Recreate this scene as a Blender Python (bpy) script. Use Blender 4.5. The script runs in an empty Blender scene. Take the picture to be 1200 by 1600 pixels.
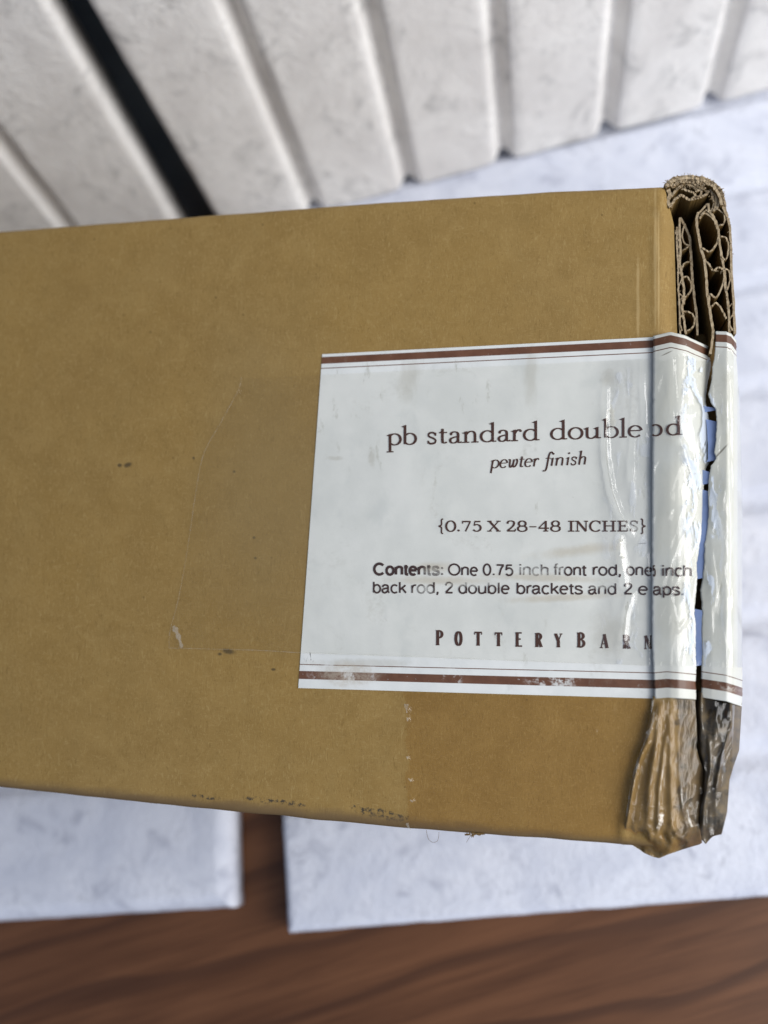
import bpy, bmesh, math, random
from mathutils import Vector, Matrix, noise as mn

random.seed(7)
S = bpy.context.scene
COL = S.collection

# ------------------------------------------------------------------ camera frame
FPX = 1202.0                                    # focal length in pixels of a 1200 x 1600 picture
def unit(v): return Vector(v).normalized()
NAD = unit((250, 400, FPX))                     # straight down, seen from the camera (x right, y down, z forward)
EZ = -NAD
EX = Vector((0.974, -0.164, -0.159)); EX = (EX - EX.dot(EZ) * EZ).normalized()
EY = EZ.cross(EX)
SLAB_T = 0.014
CAM = Vector((0.0, 0.0, 0.300 + SLAB_T))
def w_dir(c): c = Vector(c); return Vector((EX.dot(c), EY.dot(c), EZ.dot(c)))
def w_pt(c): return CAM + w_dir(c)

cam_d = bpy.data.cameras.new('camera'); cam = bpy.data.objects.new('camera', cam_d); COL.objects.link(cam)
a, b, c = w_dir((1, 0, 0)), w_dir((0, -1, 0)), w_dir((0, 0, -1))
M = Matrix(((a.x, b.x, c.x, CAM.x), (a.y, b.y, c.y, CAM.y), (a.z, b.z, c.z, CAM.z), (0, 0, 0, 1)))
cam.matrix_world = M
cam_d.sensor_fit = 'VERTICAL'; cam_d.sensor_height = 36.0; cam_d.sensor_width = 27.0
cam_d.lens = FPX / 1600 * 36
cam_d.clip_start = 0.01; cam_d.clip_end = 20
cam_d.dof.use_dof = True; cam_d.dof.focus_distance = 0.170; cam_d.dof.aperture_fstop = 7.6
S.camera = cam

# ------------------------------------------------------------------ light
W = bpy.data.worlds.new('World'); S.world = W; W.use_nodes = True
bg = W.node_tree.nodes['Background']
bg.inputs[0].default_value = (0.58, 0.70, 0.95, 1); bg.inputs[1].default_value = 0.40

def area(name, loc, target, sx, sy, power, col):
    l = bpy.data.lights.new(name, 'AREA'); l.shape = 'RECTANGLE'; l.size = sx; l.size_y = sy
    l.energy = power; l.color = col
    o = bpy.data.objects.new(name, l); COL.objects.link(o)
    o.location = loc
    o.rotation_euler = (Vector(target) - Vector(loc)).to_track_quat('-Z', 'Y').to_euler()
    return o
area('window_light', (0.64, -0.12, 0.47), (0.05, 0.05, 0.1), 0.55, 0.55, 6.1, (1.0, 0.98, 0.955))
area('overhead_fill', (0.75, -0.45, 1.2), (0.05, 0.05, 0.1), 0.8, 0.8, 6.5, (1.0, 0.975, 0.94))  # unseen lamp, added as warm fill from the front

S.view_settings.view_transform = 'Standard'; S.view_settings.look = 'None'
S.view_settings.exposure = 0.0; S.view_settings.gamma = 1.0; S.view_settings.use_curve_mapping = False
S.cycles.transparent_max_bounces = 24
S.cycles.max_bounces = 10
S.cycles.caustics_reflective = False; S.cycles.caustics_refractive = False

# ------------------------------------------------------------------ node helper
class Mat:
    def __init__(s, name):
        s.m = bpy.data.materials.new(name); s.m.use_nodes = True
        s.t = s.m.node_tree; s.t.nodes.clear()
        s.out = s.t.nodes.new('ShaderNodeOutputMaterial')
    def n(s, typ, inp=None, **kw):
        x = s.t.nodes.new(typ)
        for k, v in kw.items(): setattr(x, k, v)
        for k, v in (inp or {}).items():
            if isinstance(v, bpy.types.NodeSocket): s.t.links.new(v, x.inputs[k])
            else: x.inputs[k].default_value = v
        return x
    def math(s, op, a, b=0.0, clamp=False):
        return s.n('ShaderNodeMath', {0: a, 1: b}, operation=op, use_clamp=clamp).outputs[0]
    def ramp(s, fac, lo, hi, a=0.0, b=1.0):
        return s.n('ShaderNodeMapRange', {'Value': fac, 'From Min': lo, 'From Max': hi, 'To Min': a, 'To Max': b},
                   interpolation_type='SMOOTHSTEP').outputs[0]
    def mix(s, fac, a, b, blend='MIX'):
        x = s.n('ShaderNodeMix', data_type='RGBA', blend_type=blend)
        for k, v in ((0, fac), (6, a), (7, b)):
            if isinstance(v, bpy.types.NodeSocket): s.t.links.new(v, x.inputs[k])
            elif k == 0: x.inputs[0].default_value = v
            else: x.inputs[k].default_value = (*v, 1) if len(v) == 3 else v
        return x.outputs[2]
    def mapping(s, vec, scale=(1, 1, 1), rot=(0, 0, 0), loc=(0, 0, 0)):
        return s.n('ShaderNodeMapping', {'Vector': vec, 'Scale': scale, 'Rotation': rot, 'Location': loc}).outputs[0]
    def noise(s, vec, scale, detail=4, rough=0.55, dist=0.0):
        return s.n('ShaderNodeTexNoise', {'Vector': vec, 'Scale': scale, 'Detail': detail, 'Roughness': rough, 'Distortion': dist}).outputs[0]
    def uv(s, name='px'): return s.n('ShaderNodeUVMap', uv_map=name).outputs[0]
    def spot(s, vec, px, py, rx, ry, ang=0.0, soft=0.35, wob=None, amp=0.5):
        """1 inside an ellipse given in surface coordinates (1/1000 units), 0 outside"""
        # mapping: translate then rotate then scale is done by hand
        v = s.n('ShaderNodeVectorMath', {0: vec, 1: (px / 1000, py / 1000, 0)}, operation='SUBTRACT').outputs[0]
        v = s.mapping(v, rot=(0, 0, -math.radians(ang)))
        v = s.n('ShaderNodeVectorMath', {0: v, 1: (1000 / rx, 1000 / ry, 0)}, operation='MULTIPLY').outputs[0]
        d = s.n('ShaderNodeVectorMath', {0: v}, operation='LENGTH').outputs['Value']
        if wob is not None:
            d = s.math('ADD', d, s.math('MULTIPLY', s.math('SUBTRACT', wob, 0.5), amp * 2))
        return s.ramp(d, 1 + soft, 1 - soft)
    def add(s, *xs):
        r = xs[0]
        for x in xs[1:]: r = s.math('MAXIMUM', r, x)
        return r
    def finish(s, color, rough=0.6, bump=None, strength=0.3, dist=0.0005, spec=0.4, **kw):
        p = s.n('ShaderNodeBsdfPrincipled')
        inp = dict({'Base Color': color, 'Roughness': rough, 'Specular IOR Level': spec}, **kw)
        for k, v in inp.items():
            if isinstance(v, bpy.types.NodeSocket): s.t.links.new(v, p.inputs[k])
            else: p.inputs[k].default_value = (*v, 1) if isinstance(v, tuple) and len(v) == 3 else v
        if bump is not None:
            bnode = s.n('ShaderNodeBump', {'Height': bump, 'Strength': strength, 'Distance': dist})
            s.t.links.new(bnode.outputs[0], p.inputs['Normal'])
        s.t.links.new(p.outputs[0], s.out.inputs[0])
        return s.m

# ------------------------------------------------------------------ materials
def kraft(name, dirt=0.0, tone=(1, 1, 1), cut=False, marks=False):
    m = Mat(name); uv = m.uv()
    big = m.noise(uv, 3.2, 5, 0.6)
    mid = m.noise(m.mapping(uv, (15, 17, 1)), 1.0, 6, 0.65, 0.6)
    blot = m.noise(m.mapping(uv, (55, 70, 1)), 1.0, 4, 0.6, 0.6)
    fib1 = m.noise(m.mapping(uv, (190, 48, 1), (0, 0, 0.7)), 1.0, 3, 0.7, 2.6)
    fib2 = m.noise(m.mapping(uv, (50, 200, 1), (0, 0, -0.35)), 1.0, 3, 0.7, 2.6)
    fib3 = m.noise(m.mapping(uv, (240, 240, 1)), 1.0, 2, 0.6, 1.5)
    T = lambda c: tuple(x * t * k for x, t, k in zip(c, tone, (0.86, 0.80, 0.665)))
    base = m.mix(m.ramp(mid, 0.3, 0.72), T((0.305, 0.205, 0.076)), T((0.36, 0.25, 0.10)))
    base = m.mix(m.ramp(big, 0.35, 0.68, 0, 0.5), base, T((0.365, 0.245, 0.085)))
    base = m.mix(m.ramp(blot, 0.52, 0.72, 0, 0.22), base, T((0.25, 0.164, 0.058)))
    base = m.mix(m.ramp(blot, 0.42, 0.26, 0, 0.22), base, T((0.42, 0.315, 0.145)))
    base = m.mix(m.ramp(fib1, 0.54, 0.70, 0, 0.46), base, T((0.50, 0.385, 0.19)))
    base = m.mix(m.ramp(fib2, 0.55, 0.70, 0, 0.42), base, T((0.48, 0.36, 0.175)))
    base = m.mix(m.ramp(fib1, 0.44, 0.32, 0, 0.45), base, T((0.205, 0.132, 0.045)))
    base = m.mix(m.ramp(fib3, 0.62, 0.74, 0, 0.40), base, T((0.185, 0.115, 0.042)))
    if marks:
        n1 = m.noise(uv, 95, 3, 0.6); n2 = m.noise(uv, 130, 4, 0.7); n3 = m.noise(m.mapping(uv, (20, 60, 1)), 1.0, 4)
        # pale broken paper along the creases by the torn end
        wv = m.noise(m.mapping(uv, (60, 16, 1)), 1.0, 4, 0.7)
        cr = m.add(m.spot(uv, 997, 470, 2.2, 62, 0, 0.5, wv, 0.9), m.spot(uv, 1024, 400, 2.4, 100, 0, 0.5, wv, 0.9), m.spot(uv, 1029, 430, 1.6, 80, 0, 0.5, wv, 0.9))
        base = m.mix(m.math('MULTIPLY', cr, 0.5), base, T((0.62, 0.48, 0.27)))
        # sparse dark specks in the paper
        vor = m.n('ShaderNodeTexVoronoi', {'Vector': uv, 'Scale': 34.0}, feature='F1').outputs['Distance']
        specks = m.math('MULTIPLY', m.ramp(vor, 0.085, 0.035), m.ramp(m.noise(uv, 9.0, 2), 0.50, 0.62))
        base = m.mix(m.math('MULTIPLY', specks, 0.6), base, T((0.13, 0.08, 0.03)))
        sp = m.add(m.spot(uv, 187, 727, 3.6, 2.8, 0, 0.4, n2, 0.3), m.spot(uv, 200, 726.5, 6, 3.4, -20, 0.4, n2, 0.3),
                   m.spot(uv, 357, 1018, 9, 3.5, 10, 0.6, n2, 0.8), m.spot(uv, 343, 1022, 3, 2, 0, 0.6, n2, 0.5),
                   m.spot(uv, 397, 840, 2.2, 2, 0), m.spot(uv, 399, 872, 2.2, 2, 0), m.spot(uv, 366, 737, 2, 2, 0), m.spot(uv, 303, 716, 2, 2, 0),
                   m.spot(uv, 427, 1046, 3.5, 2, 0))
        base = m.mix(m.math('MULTIPLY', sp, 0.7), base, (0.035, 0.03, 0.022))
        scf = m.add(m.spot(uv, 596, 1272, 42, 7, 11, 0.35, n1, 1.6), m.spot(uv, 622, 1279, 11, 5, 15, 0.4, n1, 0.9),
                    m.spot(uv, 425, 1252, 40, 4, 8, 0.4, n1, 1.9), m.spot(uv, 320, 1245, 18, 3, 8, 0.4, n1, 1.6))
        scf = m.math('MULTIPLY', scf, m.ramp(n2, 0.46, 0.60))
        base = m.mix(m.math('MULTIPLY', scf, 0.9), base, (0.03, 0.03, 0.03))
        # rubbed bottom edge
        sep = m.n('ShaderNodeSeparateXYZ', {0: uv})
        e = m.math('SUBTRACT', sep.outputs[1], m.math('MULTIPLY', sep.outputs[0], 0.094))
        e = m.math('ADD', e, m.math('MULTIPLY', n3, 0.018))
        base = m.mix(m.ramp(e, 1.220, 1.238, 0, 0.8), base, (0.155, 0.10, 0.05))
        # faint grey handling grime
        gr = m.spot(uv, 430, 760, 110, 190, 0, 0.7, m.noise(uv, 7, 4), 0.5)
        base = m.mix(m.math('MULTIPLY', gr, 0.34), base, (0.25, 0.19, 0.095))
        gl = m.math('MULTIPLY', m.ramp(m.noise(m.mapping(uv, (18, 7, 1)), 1.0, 5, 0.65), 0.5, 0.7), 0.2)
        base = m.mix(gl, base, (0.26, 0.175, 0.06))
    if dirt:
        nd = m.noise(uv, 26, 5, 0.7); nd2 = m.noise(uv, 70, 4, 0.7)
        sep = m.n('ShaderNodeSeparateXYZ', {0: uv})
        zone = m.ramp(m.math('ADD', sep.outputs[0], m.math('MULTIPLY', m.math('SUBTRACT', nd, 0.5), 0.05)), 1.052, 1.066)
        k = m.math('MULTIPLY', zone, m.ramp(nd2, 0.22, 0.62, 0.55, 1.0))
        base = m.mix(m.math('MULTIPLY', k, dirt), base, (0.105, 0.084, 0.060))
        base = m.mix(m.math('MULTIPLY', m.math('MULTIPLY', zone, m.ramp(nd, 0.50, 0.62)), dirt * 0.85), base, (0.045, 0.042, 0.036))
    h = m.math('ADD', m.math('MULTIPLY', fib1, 0.5), m.math('ADD', m.math('MULTIPLY', fib2, 0.5), m.math('MULTIPLY', blot, 0.6)))
    return m.finish(base, 0.62 if not dirt else 0.5, h, 0.35, 0.00012, 0.22)

M_KRAFT = kraft('kraft_board', marks=True)
M_FLAP = kraft('kraft_flap', dirt=0.97, tone=(0.90, 1.0, 1.38))
M_LINER = kraft('kraft_liner', tone=(0.60, 0.58, 0.60))  # brown-grey medium, darkened further to put flute shade into the colour
def m_cut():
    m = Mat('cut_board_edge'); uv = m.uv()
    n = m.noise(uv, 160, 4, 0.7)
    c = m.mix(m.ramp(n, 0.3, 0.7), (0.30, 0.22, 0.13), (0.50, 0.40, 0.265))
    return m.finish(c, 0.9, n, 0.6, 0.0002, 0.1)
M_CUT = m_cut()
def m_label():
    m = Mat('label_paper'); uv = m.uv(); st = m.uv('st')
    t = m.n('ShaderNodeSeparateXYZ', {0: st}).outputs[1]
    def band(lo, hi, s=0.0008):
        return m.math('MULTIPLY', m.ramp(t, lo - s, lo + s), m.ramp(t, hi + s, hi - s))
    n1 = m.noise(uv, 9, 5, 0.6); n2 = m.noise(m.mapping(uv, (60, 22, 1)), 1.0, 5, 0.7); n3 = m.noise(uv, 120, 4, 0.7); n4 = m.noise(uv, 34, 5, 0.7)
    c = m.mix(m.ramp(n1, 0.35, 0.7), (0.70, 0.716, 0.692), (0.775, 0.786, 0.762))
    c = m.mix(m.ramp(m.noise(m.mapping(uv, (18, 12, 1), loc=(3, 1, 0)), 1.0, 4), 0.55, 0.70, 0, 0.5), c, (0.615, 0.64, 0.625))
    # vertical rows of rub marks
    wave = m.noise(m.mapping(uv, (17, 2.2, 1), loc=(0.4, 0.2, 0)), 1.0, 2)
    rub = m.math('MULTIPLY', m.ramp(wave, 0.54, 0.68), m.ramp(n2, 0.57, 0.70))
    c = m.mix(m.math('MULTIPLY', rub, 0.68), c, (0.44, 0.44, 0.38))
    sp = m.math('MULTIPLY', m.ramp(n3, 0.66, 0.74), m.ramp(n4, 0.52, 0.62))
    c = m.mix(m.math('MULTIPLY', sp, 0.55), c, (0.30, 0.29, 0.25))
    # named smudges: under the contents lines, near the bottom border, along the top
    sm = m.add(m.spot(uv, 850, 903, 85, 5, 2, 0.7, n4, 0.8), m.spot(uv, 905, 860, 55, 7, -7, 0.8, n4, 1.0), m.spot(uv, 690, 907, 60, 6, 0, 0.7, n4, 1.0),
               m.spot(uv, 880, 934, 70, 5, -3, 0.7, n4, 1.0), m.spot(uv, 678, 886, 26, 7, 0, 0.7, n4, 0.7))
    c = m.mix(m.math('MULTIPLY', sm, 0.50), c, (0.52, 0.46, 0.35))
    s2 = m.add(m.spot(uv, 950, 990, 26, 26, 0, 0.7, n4, 1.1), m.spot(uv, 640, 588, 14, 32, 12, 0.7, n2, 1.0), m.spot(uv, 829, 585, 9, 40, 0, 0.7, n2, 1.0),
               m.spot(uv, 950, 590, 10, 12, 0, 0.7, n3, 1.0), m.spot(uv, 581, 716, 5, 12, 0, 0.6, n3, 1.0), m.spot(uv, 524, 716, 12, 3, 0, 0.6, n3, 1.0), m.spot(uv, 560, 1036, 70, 6, 0, 0.6, n4, 1.2))
    c = m.mix(m.math('MULTIPLY', s2, 0.36), c, (0.42, 0.40, 0.33))
    pen = m.math('MULTIPLY', m.spot(uv, 484, 1027, 9, 8, 0, 0.2), m.ramp(m.noise(m.mapping(uv, (330, 90, 1), (0, 0, -0.3)), 1.0, 2), 0.55, 0.62))
    c = m.mix(m.math('MULTIPLY', pen, 0.8), c, (0.10, 0.10, 0.10))
    tan = m.math('MULTIPLY', m.spot(uv, 545, 1054, 42, 17, 2, 0.4, n4, 0.9), m.ramp(n3, 0.35, 0.6, 0.3, 1.0))
    ink = m.add(band(0.0085, 0.029), band(0.0412, 0.0438, 0.0006), band(0.9280, 0.9305, 0.0006), band(0.9486, 0.9728))
    wear = m.add(m.math('MULTIPLY', m.ramp(n4, 0.50, 0.62), m.spot(uv, 540, 1052, 48, 22, 0, 0.5)),
                 m.math('MULTIPLY', m.ramp(n4, 0.52, 0.6), m.spot(uv, 706, 1060, 13, 14, 0, 0.5)),
                 m.math('MULTIPLY', m.ramp(n4, 0.50, 0.6), m.spot(uv, 865, 1064, 35, 14, 0, 0.6)),
                 m.math('MULTIPLY', m.ramp(n4, 0.5, 0.62), m.spot(uv, 1145, 1064, 20, 14, 0, 0.5)),
                 m.ramp(n3, 0.64, 0.74, 0, 0.7))
    ink = m.math('MULTIPLY', ink, m.math('SUBTRACT', 1.0, m.math('MULTIPLY', wear, 0.8)))
    inkc = m.mix(m.ramp(n4, 0.3, 0.7), (0.115, 0.048, 0.026), (0.165, 0.075, 0.042))
    c = m.mix(ink, c, inkc)
    c = m.mix(m.math('MULTIPLY', tan, 0.55), c, (0.50, 0.44, 0.35))
    gk = m.math('MULTIPLY', m.ramp(m.noise(m.mapping(uv, (11, 9, 1), loc=(7, 2, 0)), 1.0, 5, 0.7, 0.6), 0.55, 0.68), m.ramp(n3, 0.4, 0.62))
    c = m.mix(m.math('MULTIPLY', gk, 0.22), c, (0.40, 0.39, 0.33))
    # thin torn branch on the right-hand piece and fine creases
    br = m.add(m.spot(uv, 1127, 705, 14, 1.5, -47, 0.3), m.spot(uv, 1042, 552, 9, 0.9, -25, 0.4), m.spot(uv, 1004, 849, 7, 0.8, -4, 0.4))
    c = m.mix(m.math('MULTIPLY', br, 0.75), c, (0.16, 0.14, 0.11))
    yl = m.ramp(m.n('ShaderNodeSeparateXYZ', {0: uv}).outputs[0], 1.01, 1.03, 0, 1)
    c = m.mix(m.math('MULTIPLY', yl, m.ramp(n1, 0.3, 0.6, 0.3, 0.9)), c, (0.77, 0.755, 0.69), 'MULTIPLY')
    return m.finish(c, 0.38, m.math('ADD', n1, m.math('MULTIPLY', n4, 0.4)), 0.25, 0.0004, 0.4)
M_LABEL = m_label()

def m_ink(name, col):
    m = Mat(name); uv = m.uv()
    n = m.noise(uv, 150, 3, 0.7); n4 = m.noise(uv, 45, 4, 0.7)
    fade = m.add(m.spot(uv, 836, 893, 34, 11, 8, 0.5, n4, 0.5), m.spot(uv, 678, 893, 18, 12, 0, 0.5, n4, 0.6), m.spot(uv, 664, 922, 18, 9, 0, 0.5, n4, 0.5),
                 m.spot(uv, 735, 912, 45, 6, 0, 0.5, n4, 0.7), m.spot(uv, 940, 914, 22, 7, 0, 0.5, n4, 0.6), m.spot(uv, 875, 886, 10, 9, 0, 0.5, n4, 0.5),
                 m.spot(uv, 990, 822, 10, 14, 0, 0.5, n4, 0.4), m.spot(uv, 958, 996, 8, 14, 0, 0.6, n4, 0.7))
    al = m.math('SUBTRACT', 1.0, m.math('MULTIPLY', fade, m.ramp(n4, 0.3, 0.6, 0.25, 0.75)))
    al = m.math('MULTIPLY', al, m.ramp(n, 0.74, 0.62, 0.45, 1.0))
    p = m.n('ShaderNodeBsdfPrincipled', {'Base Color': (*col, 1), 'Roughness': 0.55, 'Specular IOR Level': 0.2})
    t = m.n('ShaderNodeBsdfTransparent')
    mx = m.n('ShaderNodeMixShader', {0: al, 1: t.outputs[0], 2: p.outputs[0]})
    m.t.links.new(mx.outputs[0], m.out.inputs[0])
    return m.m
M_INK = m_ink('brown_ink', (0.072, 0.034, 0.026)); M_INK2 = m_ink('dark_ink', (0.058, 0.034, 0.032))

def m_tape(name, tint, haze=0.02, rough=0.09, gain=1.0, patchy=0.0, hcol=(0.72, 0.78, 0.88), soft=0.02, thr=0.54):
    """clear film: see-through, mirror-like at glancing angles, pale patches paint sky reflections and lifted film"""
    m = Mat(name); uv = m.uv()
    n = m.noise(uv, 30, 3, 0.5, 0.6); n2 = m.noise(m.mapping(uv, (60, 12, 1)), 1.0, 2, 0.5, 0.8)
    bmp = m.n('ShaderNodeBump', {'Height': m.math('ADD', n, m.math('MULTIPLY', n2, 0.5)), 'Strength': 0.3, 'Distance': 0.0005})
    inc = m.n('ShaderNodeNewGeometry').outputs['Incoming']
    c = m.n('ShaderNodeVectorMath', {0: inc, 1: bmp.outputs[0]}, operation='DOT_PRODUCT').outputs['Value']
    c = m.math('SUBTRACT', 1.0, m.math('ABSOLUTE', c), True)
    fr = m.math('ADD', 0.04 * gain, m.math('MULTIPLY', m.math('POWER', c, 5.0), 0.9), True)
    if name == 'flat_tape':
        xx = m.n('ShaderNodeSeparateXYZ', {0: uv}).outputs[0]
        fr = m.math('MULTIPLY', fr, m.ramp(xx, 0.925, 0.955, 1.0, 4.0), True)
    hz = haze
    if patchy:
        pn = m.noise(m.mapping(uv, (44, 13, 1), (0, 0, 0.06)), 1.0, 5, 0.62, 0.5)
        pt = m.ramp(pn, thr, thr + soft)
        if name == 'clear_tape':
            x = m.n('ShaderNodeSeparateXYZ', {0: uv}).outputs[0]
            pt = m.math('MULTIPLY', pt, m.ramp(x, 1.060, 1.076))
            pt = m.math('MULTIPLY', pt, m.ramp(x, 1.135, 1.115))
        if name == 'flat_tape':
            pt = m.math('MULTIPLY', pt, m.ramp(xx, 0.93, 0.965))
        hz = m.math('ADD', haze, m.math('MULTIPLY', pt, patchy))  # diffuse patches paint bluish reflections onto the film, besides lifted spots
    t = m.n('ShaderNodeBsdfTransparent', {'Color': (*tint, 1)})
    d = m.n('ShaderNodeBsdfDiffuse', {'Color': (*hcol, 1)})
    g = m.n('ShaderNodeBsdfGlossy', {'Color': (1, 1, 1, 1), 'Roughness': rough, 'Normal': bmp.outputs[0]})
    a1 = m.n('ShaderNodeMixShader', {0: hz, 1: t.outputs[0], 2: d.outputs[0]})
    a2 = m.n('ShaderNodeMixShader', {0: fr, 1: a1.outputs[0], 2: g.outputs[0]})
    m.t.links.new(a2.outputs[0], m.out.inputs[0])
    return m.m
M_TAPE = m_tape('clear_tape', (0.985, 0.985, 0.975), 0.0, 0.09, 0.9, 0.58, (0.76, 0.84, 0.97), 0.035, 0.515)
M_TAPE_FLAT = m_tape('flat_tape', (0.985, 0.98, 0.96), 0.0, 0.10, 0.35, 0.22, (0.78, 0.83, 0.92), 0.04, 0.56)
M_TAPE_CRUMP = m_tape('crumpled_amber_tape', (0.95, 0.89, 0.79), 0.0, 0.10, 0.6, 0.05, (0.80, 0.78, 0.72), 0.08, 0.60)
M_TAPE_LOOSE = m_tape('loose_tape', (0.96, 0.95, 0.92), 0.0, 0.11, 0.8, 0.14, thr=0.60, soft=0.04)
M_TAPE_OLD = m_tape('amber_tape', (0.965, 0.915, 0.82), 0.0, 0.14, 0.45)
M_TAPE_BRIDGE = m_tape('bridging_tape', (0.8, 0.86, 0.97), 0.72, 0.10, 1.5, hcol=(0.27, 0.37, 0.66))  # reflected blue sky painted in as diffuse haze
M_TAPE_GLINT = m_tape('tape_glint_film', (0.98, 0.97, 0.93), 0.17, 0.15, 2.0, hcol=(0.85, 0.82, 0.72))  # pale film for highlights painted along tape edges, wrinkles and bubbles

def m_stone(name, lo, hi, vein):
    m = Mat(name); co = m.n('ShaderNodeTexCoord').outputs['Object']
    n1 = m.noise(co, 26, 6, 0.62, 0.5); n2 = m.noise(co, 70, 6, 0.68, 0.8); n3 = m.noise(co, 260, 4, 0.7); n4 = m.noise(co, 900, 2, 0.7)
    v = m.math('ABSOLUTE', m.math('SUBTRACT', m.noise(co, 42, 5, 0.6, 1.4), 0.5))
    c = m.mix(m.ramp(n1, 0.32, 0.66), lo, hi)
    c = m.mix(m.ramp(n2, 0.52, 0.70, 0, 0.72), c, vein)
    c = m.mix(m.math('MULTIPLY', m.ramp(v, 0.016, 0.002), m.ramp(n1, 0.52, 0.60, 0, 0.55)), c, tuple(x * 0.72 for x in vein))
    c = m.mix(m.ramp(n3, 0.58, 0.75, 0, 0.4), c, vein)
    c = m.mix(m.ramp(n4, 0.60, 0.75, 0, 0.35), c, vein)
    h = m.math('ADD', m.math('MULTIPLY', n3, 0.7), m.math('ADD', n2, m.math('MULTIPLY', n4, 0.5)))
    return m.finish(c, 0.85, h, 0.55, 0.0011, 0.2)
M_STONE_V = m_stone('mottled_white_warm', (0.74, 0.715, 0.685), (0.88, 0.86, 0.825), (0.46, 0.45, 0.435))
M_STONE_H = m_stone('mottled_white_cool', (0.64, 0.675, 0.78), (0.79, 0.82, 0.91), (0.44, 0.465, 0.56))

def m_wood():
    m = Mat('brown_wood'); co = m.n('ShaderNodeTexCoord').outputs['Object']
    c1 = m.mapping(co, (1.0, 1.0, 1.0), (0, 0, math.radians(-11)))
    y = m.n('ShaderNodeSeparateXYZ', {0: c1}).outputs[1]
    w = m.noise(m.mapping(c1, (3.2, 12, 1)), 1.0, 3, 0.5, 0.15)
    ring = m.math('FRACT', m.math('ADD', m.math('MULTIPLY', y, 42.0), m.math('MULTIPLY', w, 2.3)))
    line = m.math('MULTIPLY', m.ramp(ring, 0.60, 0.94), m.ramp(ring, 1.0, 0.96))
    fine = m.noise(m.mapping(c1, (12, 480, 1)), 1.0, 5, 0.75)
    med = m.noise(m.mapping(c1, (9, 120, 1)), 1.0, 4, 0.6)
    c = m.mix(m.ramp(med, 0.3, 0.7), (0.100, 0.040, 0.017), (0.165, 0.070, 0.031))
    c = m.mix(m.math('MULTIPLY', m.ramp(line, 0.3, 1.0), 0.7), c, (0.062, 0.025, 0.012))
    c = m.mix(m.ramp(fine, 0.45, 0.70, 0, 0.65), c, (0.060, 0.022, 0.009))
    return m.finish(c, 0.45, fine, 0.15, 0.0003, 0.3)
M_WOOD = m_wood()
def m_dark():
    m = Mat('dark_wall_paint'); co = m.n('ShaderNodeTexCoord').outputs['Object']
    n = m.noise(co, 30, 4)
    return m.finish(m.mix(m.ramp(n, 0.3, 0.7), (0.07, 0.095, 0.125), (0.12, 0.15, 0.18)), 0.6, n, 0.2, 0.001, 0.3)
M_DARK = m_dark()

# ------------------------------------------------------------------ object helpers
def link(name, verts, faces, mats, parent=None, uvs=None, fm=None, smooth=True, sts=None, offset=True):
    me = bpy.data.meshes.new(name)
    me.from_pydata([tuple(v) for v in verts], [], faces)
    for mt in (mats if isinstance(mats, (list, tuple)) else [mats]): me.materials.append(mt)
    if uvs is not None:
        l = me.uv_layers.new(name='px')
        for lp in me.loops: l.data[lp.index].uv = uvs[lp.vertex_index]
    if sts is not None:
        l = me.uv_layers.new(name='st')
        for lp in me.loops: l.data[lp.index].uv = sts[lp.vertex_index]
    for i, p in enumerate(me.polygons):
        p.use_smooth = smooth
        if fm is not None: p.material_index = fm[i]
    me.update()
    o = bpy.data.objects.new(name, me); COL.objects.link(o)
    if parent is not None: o.parent = parent
    return o
def tag(o, label=None, cat=None, group=None, kind=None):
    if label: o['label'] = label
    if cat: o['category'] = cat
    if group: o['group'] = group
    if kind: o['kind'] = kind
    return o
def interp(x, xs, ys):
    if x <= xs[0]: return ys[0]
    for i in range(1, len(xs)):
        if x <= xs[i]:
            k = (x - xs[i - 1]) / (xs[i] - xs[i - 1]); return ys[i - 1] + k * (ys[i] - ys[i - 1])
    return ys[-1]
def sstep(x, a, b):
    t = min(1, max(0, (x - a) / (b - a))); return t * t * (3 - 2 * t)

# ------------------------------------------------------------------ setting: table, wall
def ray(px, py): return Vector(((px - 600) / FPX, (py - 800) / FPX, 1.0))
def on_level(px, py, z):
    d = w_dir(ray(px, py)); k = (z - CAM.z) / d.z
    return CAM + d * k

def box_mesh(x0, x1, y0, y1, z0, z1, r=0.0):
    bm = bmesh.new(); bmesh.ops.create_cube(bm, size=1)
    for v in bm.verts: v.co = Vector(((x0 + x1) / 2 + v.co.x * (x1 - x0), (y0 + y1) / 2 + v.co.y * (y1 - y0), (z0 + z1) / 2 + v.co.z * (z1 - z0)))
    if r: bmesh.ops.bevel(bm, geom=bm.edges[:], offset=r, segments=3, affect='EDGES')
    return bm
def link_bm(name, bm, mat, parent=None):
    me = bpy.data.meshes.new(name); bm.to_mesh(me); bm.free(); me.materials.append(mat)
    o = bpy.data.objects.new(name, me); COL.objects.link(o); o.parent = parent
    return o
table = link_bm('wooden_table', box_mesh(-0.75, 0.75, -0.28, 0.42, -0.03, 0.0, 0.004), M_WOOD)
tag(table, 'brown wood grain tabletop under the white mottled panels', 'table')

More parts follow.
